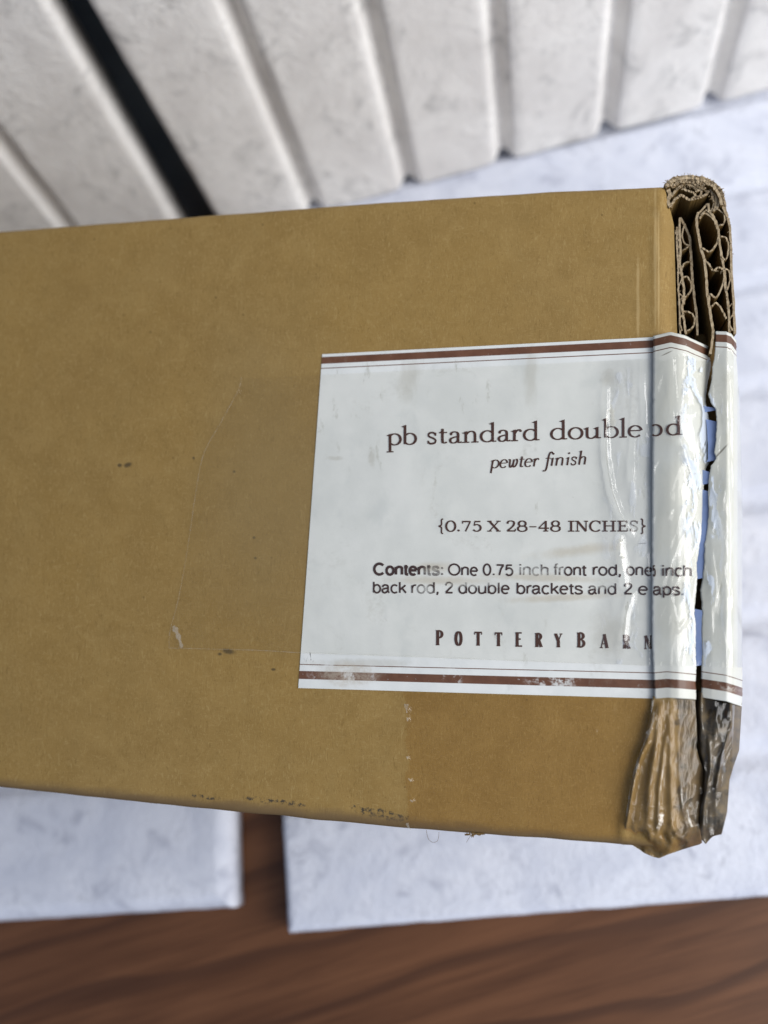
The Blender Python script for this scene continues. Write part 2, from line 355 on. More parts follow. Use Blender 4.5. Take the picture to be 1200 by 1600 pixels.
def fluted(name, breaks, L, thick, gw, gd, rnd, mat, matrix, seed, r=0.004, hem=0.0):
    """panel of raised strips: s runs across the strips, l along them, d out of the face"""
    s0, s1 = breaks[0], breaks[-1]; mids = breaks[1:-1]
    ss = set()
    def dense(cn, wd):
        for i in range(-10, 11): ss.add(round(cn + wd * i / 10, 6))
    for g in mids: dense(g, gw)
    for i in range(9):
        ss.add(round(s0 + r * (i / 8) ** 2, 6)); ss.add(round(s1 - r * (i / 8) ** 2, 6))
    k = int((s1 - s0) / 0.006) + 1
    for i in range(k): ss.add(round(s0 + (s1 - s0) * i / k, 6))
    ss = sorted(x for x in ss if s0 <= x <= s1)
    ll = sorted(set([r * (i / 8) ** 2 for i in range(9)] + [L - r * (i / 8) ** 2 for i in range(9)] + [L * i / int(L / 0.006) for i in range(1, int(L / 0.006))]))
    def edge(e):
        if e >= r: return 0.0
        return r - math.sqrt(max(0, r * r - (r - e) ** 2))
    V, Fc = [], []
    for l in ll:
        for s in ss:
            dg = 0.0; lift = 0.0
            for g in mids:
                q = abs(s - g) / gw
                if q < 1:
                    dg = max(dg, gd * (0.5 + 0.5 * math.cos(math.pi * q)) ** 0.8); 
                lift = max(lift, hem * math.exp(-(q * 0.9) ** 2))
            lift = max(lift, hem * 0.7 * math.exp(-((s - s0) / 0.004) ** 2), hem * 0.7 * math.exp(-((s1 - s) / 0.004) ** 2))
            e = max(edge(l), edge(L - l), edge(s - s0), edge(s1 - s))
            d = -min(thick * 0.9, max(dg, 0) + e)
            d += 0.0004 * mn.noise(Vector((s * 60, l * 60, seed))) + 0.00022 * mn.noise(Vector((s * 400, l * 400, seed)))
            l2 = l + lift * max(0, 1 - l / 0.03) - lift * max(0, 1 - (L - l) / 0.03)
            wob = 0.0004 * mn.noise(Vector((s * 500, l * 300, seed + 5)))
            V.append((s + wob, l2 + wob, d))
    nx, ny = len(ss), len(ll)
    for j in range(ny - 1):
        for i in range(nx - 1):
            a_ = j * nx + i; Fc.append((a_, a_ + 1, a_ + nx + 1, a_ + nx))
    ring = [i for i in range(nx)] + [j * nx + nx - 1 for j in range(1, ny)] + [(ny - 1) * nx + i for i in range(nx - 2, -1, -1)] + [j * nx for j in range(ny - 2, 0, -1)]
    base = len(V)
    for i in ring: V.append((V[i][0], V[i][1], -thick))
    m_ = len(ring)
    for i in range(m_): Fc.append((ring[(i + 1) % m_], ring[i], base + i, base + (i + 1) % m_))
    Fc.append(tuple(base + i for i in range(m_ - 1, -1, -1)))
    o = link(name, V, Fc, mat)
    o.matrix_world = matrix
    return o
def frame(o, x, y, z):
    x, y, z = Vector(x), Vector(y), Vector(z)
    return Matrix(((x.x, y.x, z.x, o.x), (x.y, y.y, z.y, o.y), (x.z, y.z, z.z, o.z), (0, 0, 0, 1)))

# standing panels: strips run up, base on the flat panels
A = on_level(640, 298, SLAB_T + .0005); B = on_level(1110, 170, SLAB_T + .0005)
ux = (B - A); ux.z = 0; ux.normalize(); uy = Vector((-ux.y, ux.x, 0)); up = Vector((0, 0, 1))
def along(px, py):
    p = on_level(px, py, SLAB_T + .0005); return (p - A).dot(ux)
gs = [along(356, 363), along(494, 334), along(642, 298), along(790, 259), along(948, 215), along(1110, 170)]
stp = gs[-1] - gs[-2]
gs += [gs[-1] + stp, gs[-1] + 2 * stp]
GRP_V = 'standing fluted white panels'; GRP_H = 'flat fluted white panels'
p1 = fluted('fluted_panel', gs, 0.30, 0.020, 0.0054, 0.0062, 0.004, M_STONE_V, frame(A, ux, up, -uy), 3.1, 0.0036, 0.002)
tag(p1, 'wide white mottled fluted panel standing behind the right end of the box', 'panel', GRP_V)
LEAN = math.radians(3.2); c2x = along(298, 380); g2 = [0.0]
for k in range(4): g2.append(g2[-1] - (gs[2] - gs[1]) * 1.0)
g2 = g2[::-1]
p2 = fluted('fluted_panel', g2, 0.30, 0.020, 0.0054, 0.0062, 0.004, M_STONE_V,
            frame(A + ux * c2x, (ux * math.cos(LEAN) - up * math.sin(LEAN)), (up * math.cos(LEAN) + ux * math.sin(LEAN)), -uy), 9.4, 0.0036, 0.002)
tag(p2, 'white mottled fluted panel standing on the far left of the dark gap', 'panel', GRP_V)
# dark wall seen through the gap
wv = A + uy * 0.030
wall = link('wall', [(-0.9, 0, 0), (0.9, 0, 0), (0.9, 0, 0.8), (-0.9, 0, 0.8), (-0.9, 0.05, 0), (0.9, 0.05, 0), (0.9, 0.05, 0.8), (-0.9, 0.05, 0.8)],
            [(0, 1, 2, 3), (5, 4, 7, 6), (3, 2, 6, 7), (4, 0, 3, 7), (1, 5, 6, 2), (4, 5, 1, 0)], M_DARK, smooth=False)
wall.matrix_world = frame(Vector((wv.x, wv.y, 0.0)), ux, uy, up)
tag(wall, 'dark blue wall seen through the gap between the standing panels', 'wall', None, 'structure')

# flat panels: strips run left to right, lying on the table
C0 = on_level(457, 1459, SLAB_T); C1 = on_level(1200, 1402, SLAB_T)
fx = (C1 - C0); fx.z = 0; fx.normalize(); fy = Vector((-fx.y, fx.x, 0))
def across(px, py): return (on_level(px, py, SLAB_T) - C0).dot(fy)
br = [0.0, across(1180, 1178), across(1180, 968), across(1180, 782), across(1180, 605), across(1180, 441), across(1180, 287)]
br += [br[-1] + (br[-1] - br[-2]) * 1.0]
br.append(br[-1] + (br[-2] - br[-3]))
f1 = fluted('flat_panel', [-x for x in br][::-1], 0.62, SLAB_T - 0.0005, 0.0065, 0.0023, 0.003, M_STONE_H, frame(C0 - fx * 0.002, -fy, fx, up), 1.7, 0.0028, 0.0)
tag(f1, 'white mottled panel lying flat on the wood under the right end of the box', 'panel', GRP_H)
D0 = on_level(360, 1421, SLAB_T); D1 = on_level(0, 1443, SLAB_T)
hx = (D0 - D1); hx.z = 0; hx.normalize(); hy = Vector((-hx.y, hx.x, 0))
st_ = 0.052
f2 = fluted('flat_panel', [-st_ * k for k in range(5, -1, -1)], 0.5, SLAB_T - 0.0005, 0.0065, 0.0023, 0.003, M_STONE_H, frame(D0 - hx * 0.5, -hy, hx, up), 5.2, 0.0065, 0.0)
tag(f2, 'white mottled panel lying flat on the wood, left of the wooden strip', 'panel', GRP_H)

# ------------------------------------------------------------------ the box: its own frame
BX = unit((5897, 84, -FPX)); BDN = unit((-447, 7850, -FPX))
BZ = -(BX.cross(BDN)).normalized(); BY = BZ.cross(BX)
P0 = Vector((0, 0, 0.178))
def F(px, py, h=0.0):
    d = ray(px, py); k = (P0.dot(BZ) + h) / d.dot(BZ); p = d * k - P0
    return Vector((p.dot(BX), p.dot(BY), h))
def proj(v):
    p = P0 + BX * v.x + BY * v.y + BZ * v.z
    return (600 + FPX * p.x / p.z, 800 + FPX * p.y / p.z)
# depth: the lowest edge of the box touches the flat panels
def world_of(v): return w_pt(P0 + BX * v.x + BY * v.y + BZ * v.z)
low = world_of(F(640, 1300)); wz = w_dir(BZ)
DEPTH = (low.z - SLAB_T - 0.0004) / wz.z
OFF = Vector((0.02, F(640, 1300).y, -DEPTH))
Bm = frame(world_of(OFF), w_dir(BX), w_dir(BY), w_dir(BZ))
box = bpy.data.objects.new('cardboard_box', None); COL.objects.link(box); box.matrix_world = Bm
tag(box, 'long brown cardboard box with torn taped end and white printed label', 'box')
def L3(v): return Vector(v) - OFF
def px_uv(v):
    q = proj(v); return (q[0] / 1000, q[1] / 1000)

# --- surface heights, metres above the front face
def seg_d(p, pts):
    best = 1e9; tt = 0
    for i in range(len(pts) - 1):
        ax, ay = pts[i]; bx_, by_ = pts[i + 1]; dx, dy = bx_ - ax, by_ - ay
        t = max(0, min(1, ((p[0] - ax) * dx + (p[1] - ay) * dy) / (dx * dx + dy * dy)))
        d = math.hypot(p[0] - ax - t * dx, p[1] - ay - t * dy)
        if d < best: best = d; tt = (i + t) / (len(pts) - 1)
    return best, tt
def ridge(px, py, pts, h, w):
    d, t = seg_d((px, py), pts)
    if d > 3 * w: return 0.0
    return h * math.exp(-(d / w) ** 2) * (0.35 + 0.65 * math.sin(math.pi * min(1, max(0, 0.08 + 0.84 * t))))
FACE_R = [([(1003, 395), (994, 440), (998, 480), (997, 520)], 0.00022, 1.8), ([(1026, 315), (1023, 400), (1024, 470), (1028, 522)], 0.0003, 1.8),
          ([(1034, 300), (1031, 400), (1036, 520)], 0.0002, 2.0), ([(905, 1128), (932, 1140), (925, 1150)], 0.00012, 2.0)]
LOW_R = [([(1020, 1120), (1012, 1160), (996, 1190), (986, 1240), (977, 1290), (972, 1312)], 0.0022, 5.5),
         ([(1030, 1105), (1026, 1160), (1015, 1230), (1012, 1300)], 0.0017, 6.0),
         ([(1040, 1150), (1030, 1230), (1028, 1300)], 0.0010, 4.0),
         ([(1046, 1120), (1048, 1200), (1050, 1310)], 0.0008, 5.0),
         ([(1062, 1210), (1066, 1260), (1076, 1300)], 0.0007, 3.0),
         ([(1036, 1302), (1046, 1320), (1060, 1330)], -0.0018, 3.2), ([(1050, 1288), (1058, 1306), (1078, 1318)], 0.0016, 4.0),
         ([(1082, 1296), (1070, 1316), (1052, 1330)], -0.0013, 3.0), ([(990, 1290), (996, 1312), (1010, 1322)], 0.0015, 4.0),
         ([(1004, 1300), (1012, 1318), (1030, 1332)], -0.0013, 3.0)]
LOW_R = [(p_, h_ * 0.5, w_) for p_, h_, w_ in LOW_R]
def h_face(px, py):
    h = 0.00025 * mn.noise(Vector((px / 210, py / 160, 1.3))) + 0.00005 * mn.noise(Vector((px / 30, py / 24, 4.3)))
    for pts, hh, w in FACE_R: h += ridge(px, py, pts, hh, w)
    if px > 955 and py > 1085:
        for pts, hh, w in LOW_R[:1]: h += ridge(px, py, pts, hh, w)
    if px > 1030 and py < 560: h -= 0.0016 * sstep(px, 1030, 1056)
    return h
def h_mid(px, py):                                    # raised label strip left of the crack
    h = interp(px, [1016, 1022, 1034, 1048, 1060, 1070, 1080, 1092, 1110], [0.0008, 0.0011, 0.0014, 0.0017, 0.0017, 0.0013, 0.0003, -0.0013, -0.0038])
    h += 0.00018 * mn.noise(Vector((px / 34, py / 70, 8.0)))
    return h
def h_right(px, py):                                  # piece right of the crack, bends down at the box end
    h = interp(px, [1085, 1112, 1136, 1146, 1152, 1157, 1162], [-0.0024, -0.0014, -0.0010, -0.0018, -0.004, -0.010, -0.022])
    h += 0.00018 * mn.noise(Vector((px / 28, py / 70, 12.0)))
    return h

# --- body: a closed rectangular tube of board
TOP = [(-60, 362), (0, 357), (300, 333.5), (600, 311), (850, 294.5), (1045, 285.5)]
BOT = [(-60, 1227), (0, 1234), (300, 1266), (640, 1299), (800, 1311), (1000, 1326)]
tx = [F(*p).x for p in TOP]; ty = [F(*p).y for p in TOP]; bx = [F(*p).x for p in BOT]; by = [F(*p).y for p in BOT]
XR = F(1057, 420).x
xs = [-0.62, -0.5, -0.4, -0.3, -0.22, -0.17, -0.14] + [-0.125 + i * (XR + 0.125) / 210 for i in range(211)]
def body():
    V, UV, Fc = [], [], []
    R = 0.0024; nf = 170
    for x in xs:
        yt = interp(x, tx, ty); yb = interp(x, bx, by)
        yt += 0.00016 * mn.noise(Vector((x * 90, 0, 2))) ; yb += 0.0002 * mn.noise(Vector((x * 120, 5, 2)))
        prof = []
        prof.append((yt, -DEPTH + R, 1)); 
        for k in range(7): prof.append((yt, -DEPTH + R + (DEPTH - 2 * R) * (k + 1) / 8, 1))
        for k in range(7):
            a_ = math.pi / 2 * k / 6; prof.append((yt - R + R * math.cos(a_), -R + R * math.sin(a_), 0))
        for k in range(1, nf): prof.append((yt - R + (yb - yt + 2 * R) * k / nf, 0, 0))
        R2 = 0.0030
        for k in range(7):
            a_ = math.pi / 2 * k / 6; prof.append((yb + R2 - R2 * math.sin(a_), -R2 + R2 * math.cos(a_), 0))
        for k in range(7, -1, -1): prof.append((yb, -DEPTH + R + (DEPTH - 2 * R) * k / 8, 2))
        for k in range(1, 5): prof.append((yb + (yt - yb) * k / 5, -DEPTH, 3))
        for (y, z, side) in prof:
            xx = x
            if x > XR - 0.012:
                yy = proj(Vector((XR, y, 0)))[1]
                want = F(interp(yy, [285, 300, 322, 345, 520, 1090, 1330], [1038, 1042, 1049, 1055, 1060, 1056, 1050]), yy).x
                xx = x + (want - XR) * sstep(x, XR - 0.012, XR)
            v = Vector((xx, y, z)); q = proj(Vector((xx, y, min(0, z) if side == 0 else 0)))
            if side == 0: v.z += h_face(*q) * (1 if z > -0.0005 else 0.3)
            V.append(L3(v))
            u = (q[0] / 1000, q[1] / 1000)
            if side == 1: u = (u[0], u[1] + z * 6.7)
            if side == 2: u = (u[0], u[1] - z * 6.7 )
            if side == 3: u = (u[0] + 3.3, u[1])
            UV.append(u)
        n = len(prof)
    for i in range(len(xs) - 1):
        for j in range(n):
            a_, b_ = i * n + j, i * n + (j + 1) % n
            Fc.append((a_, b_, b_ + n, a_ + n))
    Fc.append(tuple(range(n - 1, -1, -1)))
    return link('body', V, Fc, M_KRAFT, box, UV)
body()

# --- cut board edges at the end: every paper ply is a thin wall running into the box
class Ply:
    def __init__(s): s.V, s.F, s.U, s.M = [], [], [], []
    def wall(s, pts, z0, z1, w, smooth=True, jig=0.28):
        if smooth: pts = catmull(pts, 5)
        Ls = [F(x + random.uniform(-jig, jig), y + random.uniform(-jig, jig), z0) for x, y in pts]
        hw = w / 2 * 0.000112; b0 = len(s.V); n = len(Ls)
        for i, p in enumerate(Ls):
            t = (Ls[min(n - 1, i + 1)] - Ls[max(0, i - 1)]); t.z = 0
            if t.length < 1e-9: t = Vector((1, 0, 0))
            t.normalize(); nn = Vector((-t.y, t.x, 0)); ww = hw * random.uniform(0.85, 1.2); zz = random.uniform(-0.0002, 0.0002)
            for sgn, z in ((1, z0 + zz), (-1, z0 + zz), (1, z1), (-1, z1)):
                v = Vector((p.x, p.y, z)) + nn * (ww * sgn); s.V.append(L3(v)); q = proj(Vector((v.x, v.y, 0))); s.U.append((q[0] / 1000, q[1] / 1000 - z * 4))
        for i in range(n - 1):
            a_ = b0 + 4 * i; c_ = a_ + 4
            for f, mt in (((a_, a_ + 1, c_ + 1, c_), 1), ((a_ + 1, a_ + 3, c_ + 3, c_ + 1), 0), ((a_ + 2, a_, c_, c_ + 2), 0)):
                s.F.append(f); s.M.append(mt)
        s.F.append((b0, b0 + 2, b0 + 3, b0 + 1)); s.M.append(0)
        e = b0 + 4 * (n - 1); s.F.append((e, e + 1, e + 3, e + 2)); s.M.append(0)
    def fuzz(s, pts, z, n, ln):
        for _ in range(n):
            i = random.randrange(len(pts) - 1); t = random.random()
            x = pts[i][0] * (1 - t) + pts[i + 1][0] * t; y = pts[i][1] * (1 - t) + pts[i + 1][1] * t
            a_ = random.uniform(0, 2 * math.pi); l = random.uniform(0.3, 1) * ln
            m1 = (x + math.cos(a_) * l * .5, y + math.sin(a_) * l * .5); a_ += random.uniform(-.8, .8)
            s.wall([(x, y), m1, (m1[0] + math.cos(a_) * l * .5, m1[1] + math.sin(a_) * l * .5)], z, z - 0.00012, 0.7, False, 0)
    def build(s, name, parent): return link(name, s.V, s.F, [M_LINER, M_CUT], parent, s.U, s.M, smooth=False)
def catmull(p, n):
    if len(p) < 3: return list(p)
    out = []
    for i in range(len(p) - 1):
        p0 = p[max(0, i - 1)]; p1 = p[i]; p2 = p[i + 1]; p3 = p[min(len(p) - 1, i + 2)]
        for k in range(n):
            t = k / n
            out.append(tuple(0.5 * (2 * p1[j] + (p2[j] - p0[j]) * t + (2 * p0[j] - 5 * p1[j] + 4 * p2[j] - p3[j]) * t * t + (3 * p1[j] - p0[j] - 3 * p2[j] + p3[j]) * t ** 3) for j in (0, 1)))
    out.append(tuple(p[-1])); return out
def c1(*p): return [(940 + x / 4.573, 250 + y / 4.573) for x, y in p]
def c8(*p): return [(1020 + x / 8.571, 260 + y / 8.571) for x, y in p]

flap1 = Ply()
ZA = -0.0022
flap1.wall(c1((538, 480), (540, 620), (546, 760), (548, 900), (556, 1040), (562, 1245)), ZA, -0.10, 3.2)
flap1.wall(c1((562, 415), (556, 520), (565, 640), (560, 740), (580, 860), (590, 960), (576, 1060), (590, 1150), (602, 1245)), ZA, -0.10, 4.2)
flap1.wall(c1((562, 415), (600, 480), (630, 560), (640, 680), (645, 800), (655, 900), (665, 1000), (680, 1120), (686, 1250)), ZA - .0008, -DEPTH, 4.5)
flap1.wall(c1((590, 470), (575, 540), (600, 600), (630, 610), (590, 640), (568, 650)), ZA - .0004, -0.09, 2.6)
flap1.wall(c1((572, 790), (590, 740), (625, 725), (640, 720)), ZA - .0004, -0.09, 2.6)
flap1.wall(c1((572, 845), (610, 835), (640, 880), (637, 935), (600, 980), (588, 1030)), ZA - .0004, -0.09, 3.0)
flap1.wall(c1((585, 1080), (640, 1093), (668, 1140), (650, 1195), (606, 1225)), ZA - .0004, -0.09, 3.0)
flap1.wall(c1((540, 490), (526, 520), (552, 560), (540, 600), (562, 640)), ZA, -0.08, 2.4)
flap1.wall(c1((545, 750), (552, 800), (575, 840), (545, 930), (580, 980), (548, 1010), (560, 1060), (578, 1100), (556, 1140), (575, 1220)), ZA, -0.08, 2.4)
flap1.fuzz(c1((545, 480), (560, 800), (585, 1220)), ZA, 26, 4)
p_f1 = flap1.build('inner_flap', box)

flap2 = Ply()
ZB = -0.0012
OUTR = c8((160, 262), (240, 182), (350, 142), (500, 130), (640, 148), (740, 180), (830, 240), (900, 300), (940, 400), (962, 480), (972, 560), (1000, 680), (1030, 800), (1045, 1000), (1052, 1200))
flap2.wall(c1((693, 375), (680, 430), (690, 520), (710, 620), (735, 720), (750, 850), (755, 950), (770, 1050), (785, 1150), (797, 1240), (778, 1385)), ZB, -0.10, 4.6)
flap2.wall(c1((760, 365), (810, 420), (835, 500), (845, 600), (860, 700), (880, 800), (885, 900), (900, 1000), (910, 1100), (912, 1235)), ZB, -0.10, 4.2)
flap2.wall(OUTR[8:] + c1((935, 900), (945, 1050), (954, 1240)), ZB, -DEPTH, 4.2)
flap2.wall(c1((700, 420), (740, 378), (800, 425), (832, 505)), ZB, -0.09, 3.4)
flap2.wall(c1((838, 530), (822, 600), (775, 652), (718, 630)), ZB, -0.09, 3.4)
flap2.wall(c1((735, 708), (770, 750), (800, 792), (830, 768), (872, 790), (868, 880), (822, 982), (775, 958), (768, 1005)), ZB, -0.09, 3.4)
flap2.wall(c1((782, 1052), (820, 1020), (860, 1070), (892, 1135)), ZB, -0.09, 3.2)
flap2.wall(c1((830, 352), (875, 390), (875, 450), (838, 468)), ZB, -0.08, 2.8)
flap2.wall(c1((845, 548), (888, 556), (908, 620), (890, 710), (858, 690)), ZB, -0.08, 2.8)
flap2.wall(c1((868, 782), (908, 788), (918, 860), (890, 945)), ZB, -0.08, 2.8)
flap2.wall(c1((898, 1060), (935, 1030), (940, 1100), (908, 1150), (935, 1220)), ZB, -0.08, 2.8)
# crushed and curled top corner
flap2.wall(OUTR[:9], ZB + .0008, -DEPTH, 5.0)
flap2.wall(c8((170, 275), (250, 205), (360, 165), (500, 155), (620, 172), (720, 205), (800, 262), (860, 330), (905, 420), (925, 520)), ZB + .0010, -0.02, 5.5)
flap2.wall(c8((240, 545), (290, 450), (330, 415), (390, 388), (480, 440), (560, 432), (650, 408), (720, 370), (752, 320)), ZB + .0002, -0.018, 5.0)
flap2.wall(c8((200, 300), (230, 380), (205, 460), (240, 545)), ZB + .0004, -0.02, 7.0)
flap2.wall(c8((260, 290), (320, 245), (430, 182), (520, 200), (590, 215), (595, 245), (545, 240)), ZB + .0006, -0.012, 4.4)
flap2.wall(c8((250, 400), (330, 300), (440, 232), (560, 290), (620, 320), (640, 270)), ZB + .0004, -0.012, 4.4)
flap2.wall(c8((390, 302), (460, 320), (540, 352), (572, 390), (520, 430)), ZB + .0003, -0.012, 4.0)
flap2.wall(c8((572, 340), (640, 300), (700, 230), (740, 230)), ZB + .0005, -0.012, 4.6)
flap2.wall(c8((590, 410), (640, 380), (660, 310), (710, 290)), ZB + .0005, -0.012, 3.8)
flap2.wall(c8((770, 300), (800, 380), (820, 520), (762, 612), (742, 500)), ZB, -0.03, 4.2)
flap2.wall(c8((740, 230), (815, 320), (850, 430), (835, 560), (800, 610)), ZB + .0002, -0.03, 4.2)
flap2.wall(c8((800, 260), (860, 370), (885, 480), (855, 580)), ZB + .0004, -0.03, 3.8)
flap2.wall(c8((590, 640), (650, 590), (735, 500), (750, 560), (700, 600), (640, 650)), ZB, -0.03, 3.6)
flap2.wall(c8((880, 420), (910, 500), (945, 560), (975, 640)), ZB + .0003, -0.03, 3.6)
flap2.wall(c8((640, 150), (700, 215), (660, 255), (600, 190), (520, 235)), ZB + .0007, -0.01, 4.0)
flap2.wall(c8((200, 255), (300, 240), (350, 200), (450, 150)), ZB + .0009, -0.012, 5.5)
for k in range(9):
    ox, oy = random.uniform(-30, 60), random.uniform(-12, 24)
    flap2.wall(c8((250 + k * 60 + ox, 165 + oy + abs(k - 4) * 9), (290 + k * 60 + ox, 190 + oy + abs(k - 4) * 9), (330 + k * 60 + ox, 170 + oy + abs(k - 4) * 12)), ZB + .0009, -0.01, 4.5)
flap2.fuzz(OUTR[:9], ZB + .0008, 150, 7)
flap2.fuzz(OUTR[7:], ZB, 50, 5)
flap2.fuzz(c8((300, 300), (500, 260), (700, 300), (840, 500)), ZB + .0008, 70, 5)
flap2.fuzz(c1((730, 700), (800, 790), (870, 800), (900, 1000)), ZB, 30, 4)
p_f2 = flap2.build('outer_flap', box)
p_f2['label'] = 'outer end flap with crushed curled top corner and open flutes'

# --- lofted patches: between a left and a right outline, both running downwards
def at_y(pts, y):
    return interp(y, [p[1] for p in pts], [p[0] for p in pts])
def patch(left, right, top, bot, hfun, nx, ny, name, mat, skirt=0.0, lift=0.0, stlim=None, jag=0.0, solid=0.0):
    """left/right: polylines x(y); top/bot: functions y(x fraction 0..1)"""
    V, U, ST, Fc = [], [], [], []
    for j in range(ny + 1):
        t = j / ny
        for i in range(nx + 1):
            s = i / nx
            y = top(s) + (bot(s) - top(s)) * t
            xl, xr = at_y(left, y), at_y(right, y)
            if jag:
                xl += jag * (mn.noise(Vector((y / 9, 3, 1))) + mn.noise(Vector((y / 2.6, 3, 7)))); xr += jag * (mn.noise(Vector((y / 8, 9, 1))) + mn.noise(Vector((y / 2.4, 9, 6))))
            x = xl + (xr - xl) * s
            h = hfun(x, y) + lift
            p = F(x, y, h); V.append(L3(p)); U.append((x / 1000, y / 1000)); ST.append((s, t))
    n = nx + 1
    for j in range(ny):
        for i in range(nx):
            a_ = j * n + i; Fc.append((a_, a_ + n, a_ + n + 1, a_ + 1))
    if skirt:
        ring = [i for i in range(n)] + [j * n + nx for j in range(1, ny + 1)] + [ny * n + i for i in range(nx - 1, -1, -1)] + [j * n for j in range(ny - 1, 0, -1)]
        b0 = len(V); m_ = len(ring)
        for i in ring:
            v = V[i].copy(); v.z -= skirt; V.append(v); U.append((U[i][0], U[i][1] + skirt * 6)); ST.append(ST[i])
        for i in range(m_): Fc.append((ring[i], ring[(i + 1) % m_], b0 + (i + 1) % m_, b0 + i))
    return link(name, V, Fc, mat, box, U, sts=ST)

def c2(*p): return [(940 + x / 4.615, 500 + y / 4.615) for x, y in p]
def c3(*p): return [(940 + x / 4.615, 780 + y / 4.615) for x, y in p]
def c4(*p): return [(920 + x / 4.286, 1060 + y / 4.286) for x, y in p]
CR_L = c2((757, 130), (768, 180), (772, 245), (790, 300), (788, 340), (770, 430), (753, 530), (752, 600), (772, 690), (783, 780), (790, 900), (790, 1005), (752, 1070), (740, 1160), (735, 1240), (726, 1370)) + \
       c3((725, 130), (720, 250), (700, 380), (685, 470), (690, 590), (678, 700), (668, 830), (680, 900), (678, 1100), (683, 1210), (678, 1320), (680, 1400), (683, 1445))
CR_L2 = c4((712, 120), (715, 200), (722, 300), (725, 400), (720, 460), (740, 540), (765, 600), (775, 680), (768, 780), (745, 850), (740, 980), (760, 1100), (700, 1140), (655, 1170))
CR_R = c2((823, 60), (822, 160), (820, 200), (815, 270), (800, 340), (795, 430), (772, 530), (785, 590), (825, 640), (832, 740), (826, 850), (815, 950), (828, 1000), (790, 1050), (776, 1130), (770, 1250), (775, 1370)) + \
       c3((770, 170), (745, 330), (740, 480), (725, 590), (712, 660), (722, 750), (726, 830), (720, 950), (726, 1100), (720, 1210), (720, 1330), (720, 1400), (735, 1455))
CR_R2 = c4((757, 80), (750, 110), (740, 230), (755, 330), (745, 400), (755, 500), (772, 560), (785, 640), (778, 700), (777, 790), (750, 860), (745, 1000), (760, 1100))
SIL = [(1150, 500), (1151, 560), (1155, 620), (1158, 720), (1160, 800), (1159, 1000), (1160, 1060), (1160, 1085), (1159, 1107), (1155, 1172), (1146, 1198), (1140, 1219), (1136, 1270), (1128, 1302), (1124, 1310)]

# backing: inner board under the label and tape, dark inside the crack
def back_h(x, y): return -0.0045 + 0.0002 * mn.noise(Vector((x / 12, y / 20, 3)))
# label, three pieces
def lin(a_, b_): return lambda s: a_ + (b_ - a_) * s
LBL_L = [(503.5, 500), (503.5, 553), (466, 1075), (464, 1100)]
def lab_h(x, y): return h_face(x, y) + 0.00016
def rounded_patch():
    o = patch(LBL_L, [(1026, 500), (1024, 1100)], lin(553.5, 526.5), lin(1075.0, 1091.5), lab_h, 130, 130, 'label', M_LABEL)
    # clip the two left corners round
    me = o.data
    return o
label = rounded_patch()
label['label'] = 'white paper label with brown borders, wrapped round the torn end'
def top_mid(s): return interp(s, [0, 0.32, 0.6, 1], [525, 518.5, 524, 541])
def bot_mid(s): return interp(s, [0, 0.3, 1], [1091.5, 1090, 1093])
lab2 = patch([(1020, 500), (1021, 540), (1019, 800), (1019, 1000), (1022, 1060), (1024, 1100)], CR_L, top_mid, bot_mid, lambda x, y: h_mid(x, y) + .0002, 24, 300, 'label_strip', M_LABEL, 0.0003, jag=1.0)
def top_r(s): return interp(s, [0, 0.5, 0.75, 1], [517.5, 518, 521, 532])
def bot_r(s): return interp(s, [0, 0.6, 1], [1090, 1096, 1104])
lab3 = patch(CR_R, SIL, top_r, bot_r, lambda x, y: h_right(x, y) + .0002, 24, 300, 'label_strip', M_LABEL, 0.0003, jag=1.0)
for o in (lab2, lab3): o.parent = label; o.matrix_parent_inverse = Matrix.Identity(4)

# crushed lower end: two lumps of flap either side of the crack
def low_fall(x, y, b0): return -0.006 * sstep(y, b0 - 34, b0 + 4) ** 1.5
BOT_C = c4((200, 1110), (340, 1116), (420, 1170), (480, 1195), (530, 1205), (600, 1182), (655, 1166), (700, 1142), (760, 1112))
def bot_low(s):
    x = 985 + s * 112
    return interp(x, [p[0] for p in BOT_C], [p[1] for p in BOT_C])
def h_low(x, y):
    h = interp(x, [975, 1000, 1022, 1048, 1062, 1078, 1092, 1110], [0.0003, 0.0008, 0.0012, 0.0014, 0.0009, 0.0, -0.0014, -0.0034])
    for pts, hh, w in LOW_R: h += ridge(x, y, pts, hh, w)
    b0 = interp(x, [p[0] for p in BOT_C], [p[1] for p in BOT_C])
    k = sstep(y, 1270, 1320)
    h += 0.0012 * mn.noise(Vector((x / 17, y / 24, 7.7))) * (0.15 + 0.9 * k) + 0.0006 * k * mn.noise(Vector((x / 8, y / 13, 1.7)))
    return h + low_fall(x, y, b0)
flap_a = patch([(1022, 1080), (1018, 1120), (1004, 1170), (990, 1220), (980, 1280), (972, 1319), (985, 1345)], CR_L2, lambda s: 1088.0, bot_low, h_low, 46, 80, 'crushed_flap', M_FLAP, 0.02)
flap_a['label'] = 'crushed grimy lower edge of the end flap'
BOT_D = c4((735, 1085), (760, 1110), (800, 1080), (830, 1058), (885, 1045))
def h_low2(x, y):
    h = interp(x, [1085, 1100, 1118, 1134, 1144, 1152, 1160], [-0.0026, -0.0012, -0.0009, -0.0016, -0.003, -0.008, -0.02])
    h += 0.0008 * mn.noise(Vector((x / 15, y / 34, 17.7))) + 0.0002 * mn.noise(Vector((x / 7, y / 13, 11.7)))
    h += ridge(x, y, [(1108, 1160), (1110, 1200), (1100, 1260), (1096, 1310)], 0.0012, 4.5) + ridge(x, y, [(1145, 1130), (1128, 1180), (1120, 1230)], 0.0012, 4)
    h -= 0.006 * (1 - sstep(y, 1095, 1150)) * sstep(x, 1096, 1104) * (1 - sstep(x, 1128, 1142))
    return h - 0.006 * sstep(y, 1290, 1312)
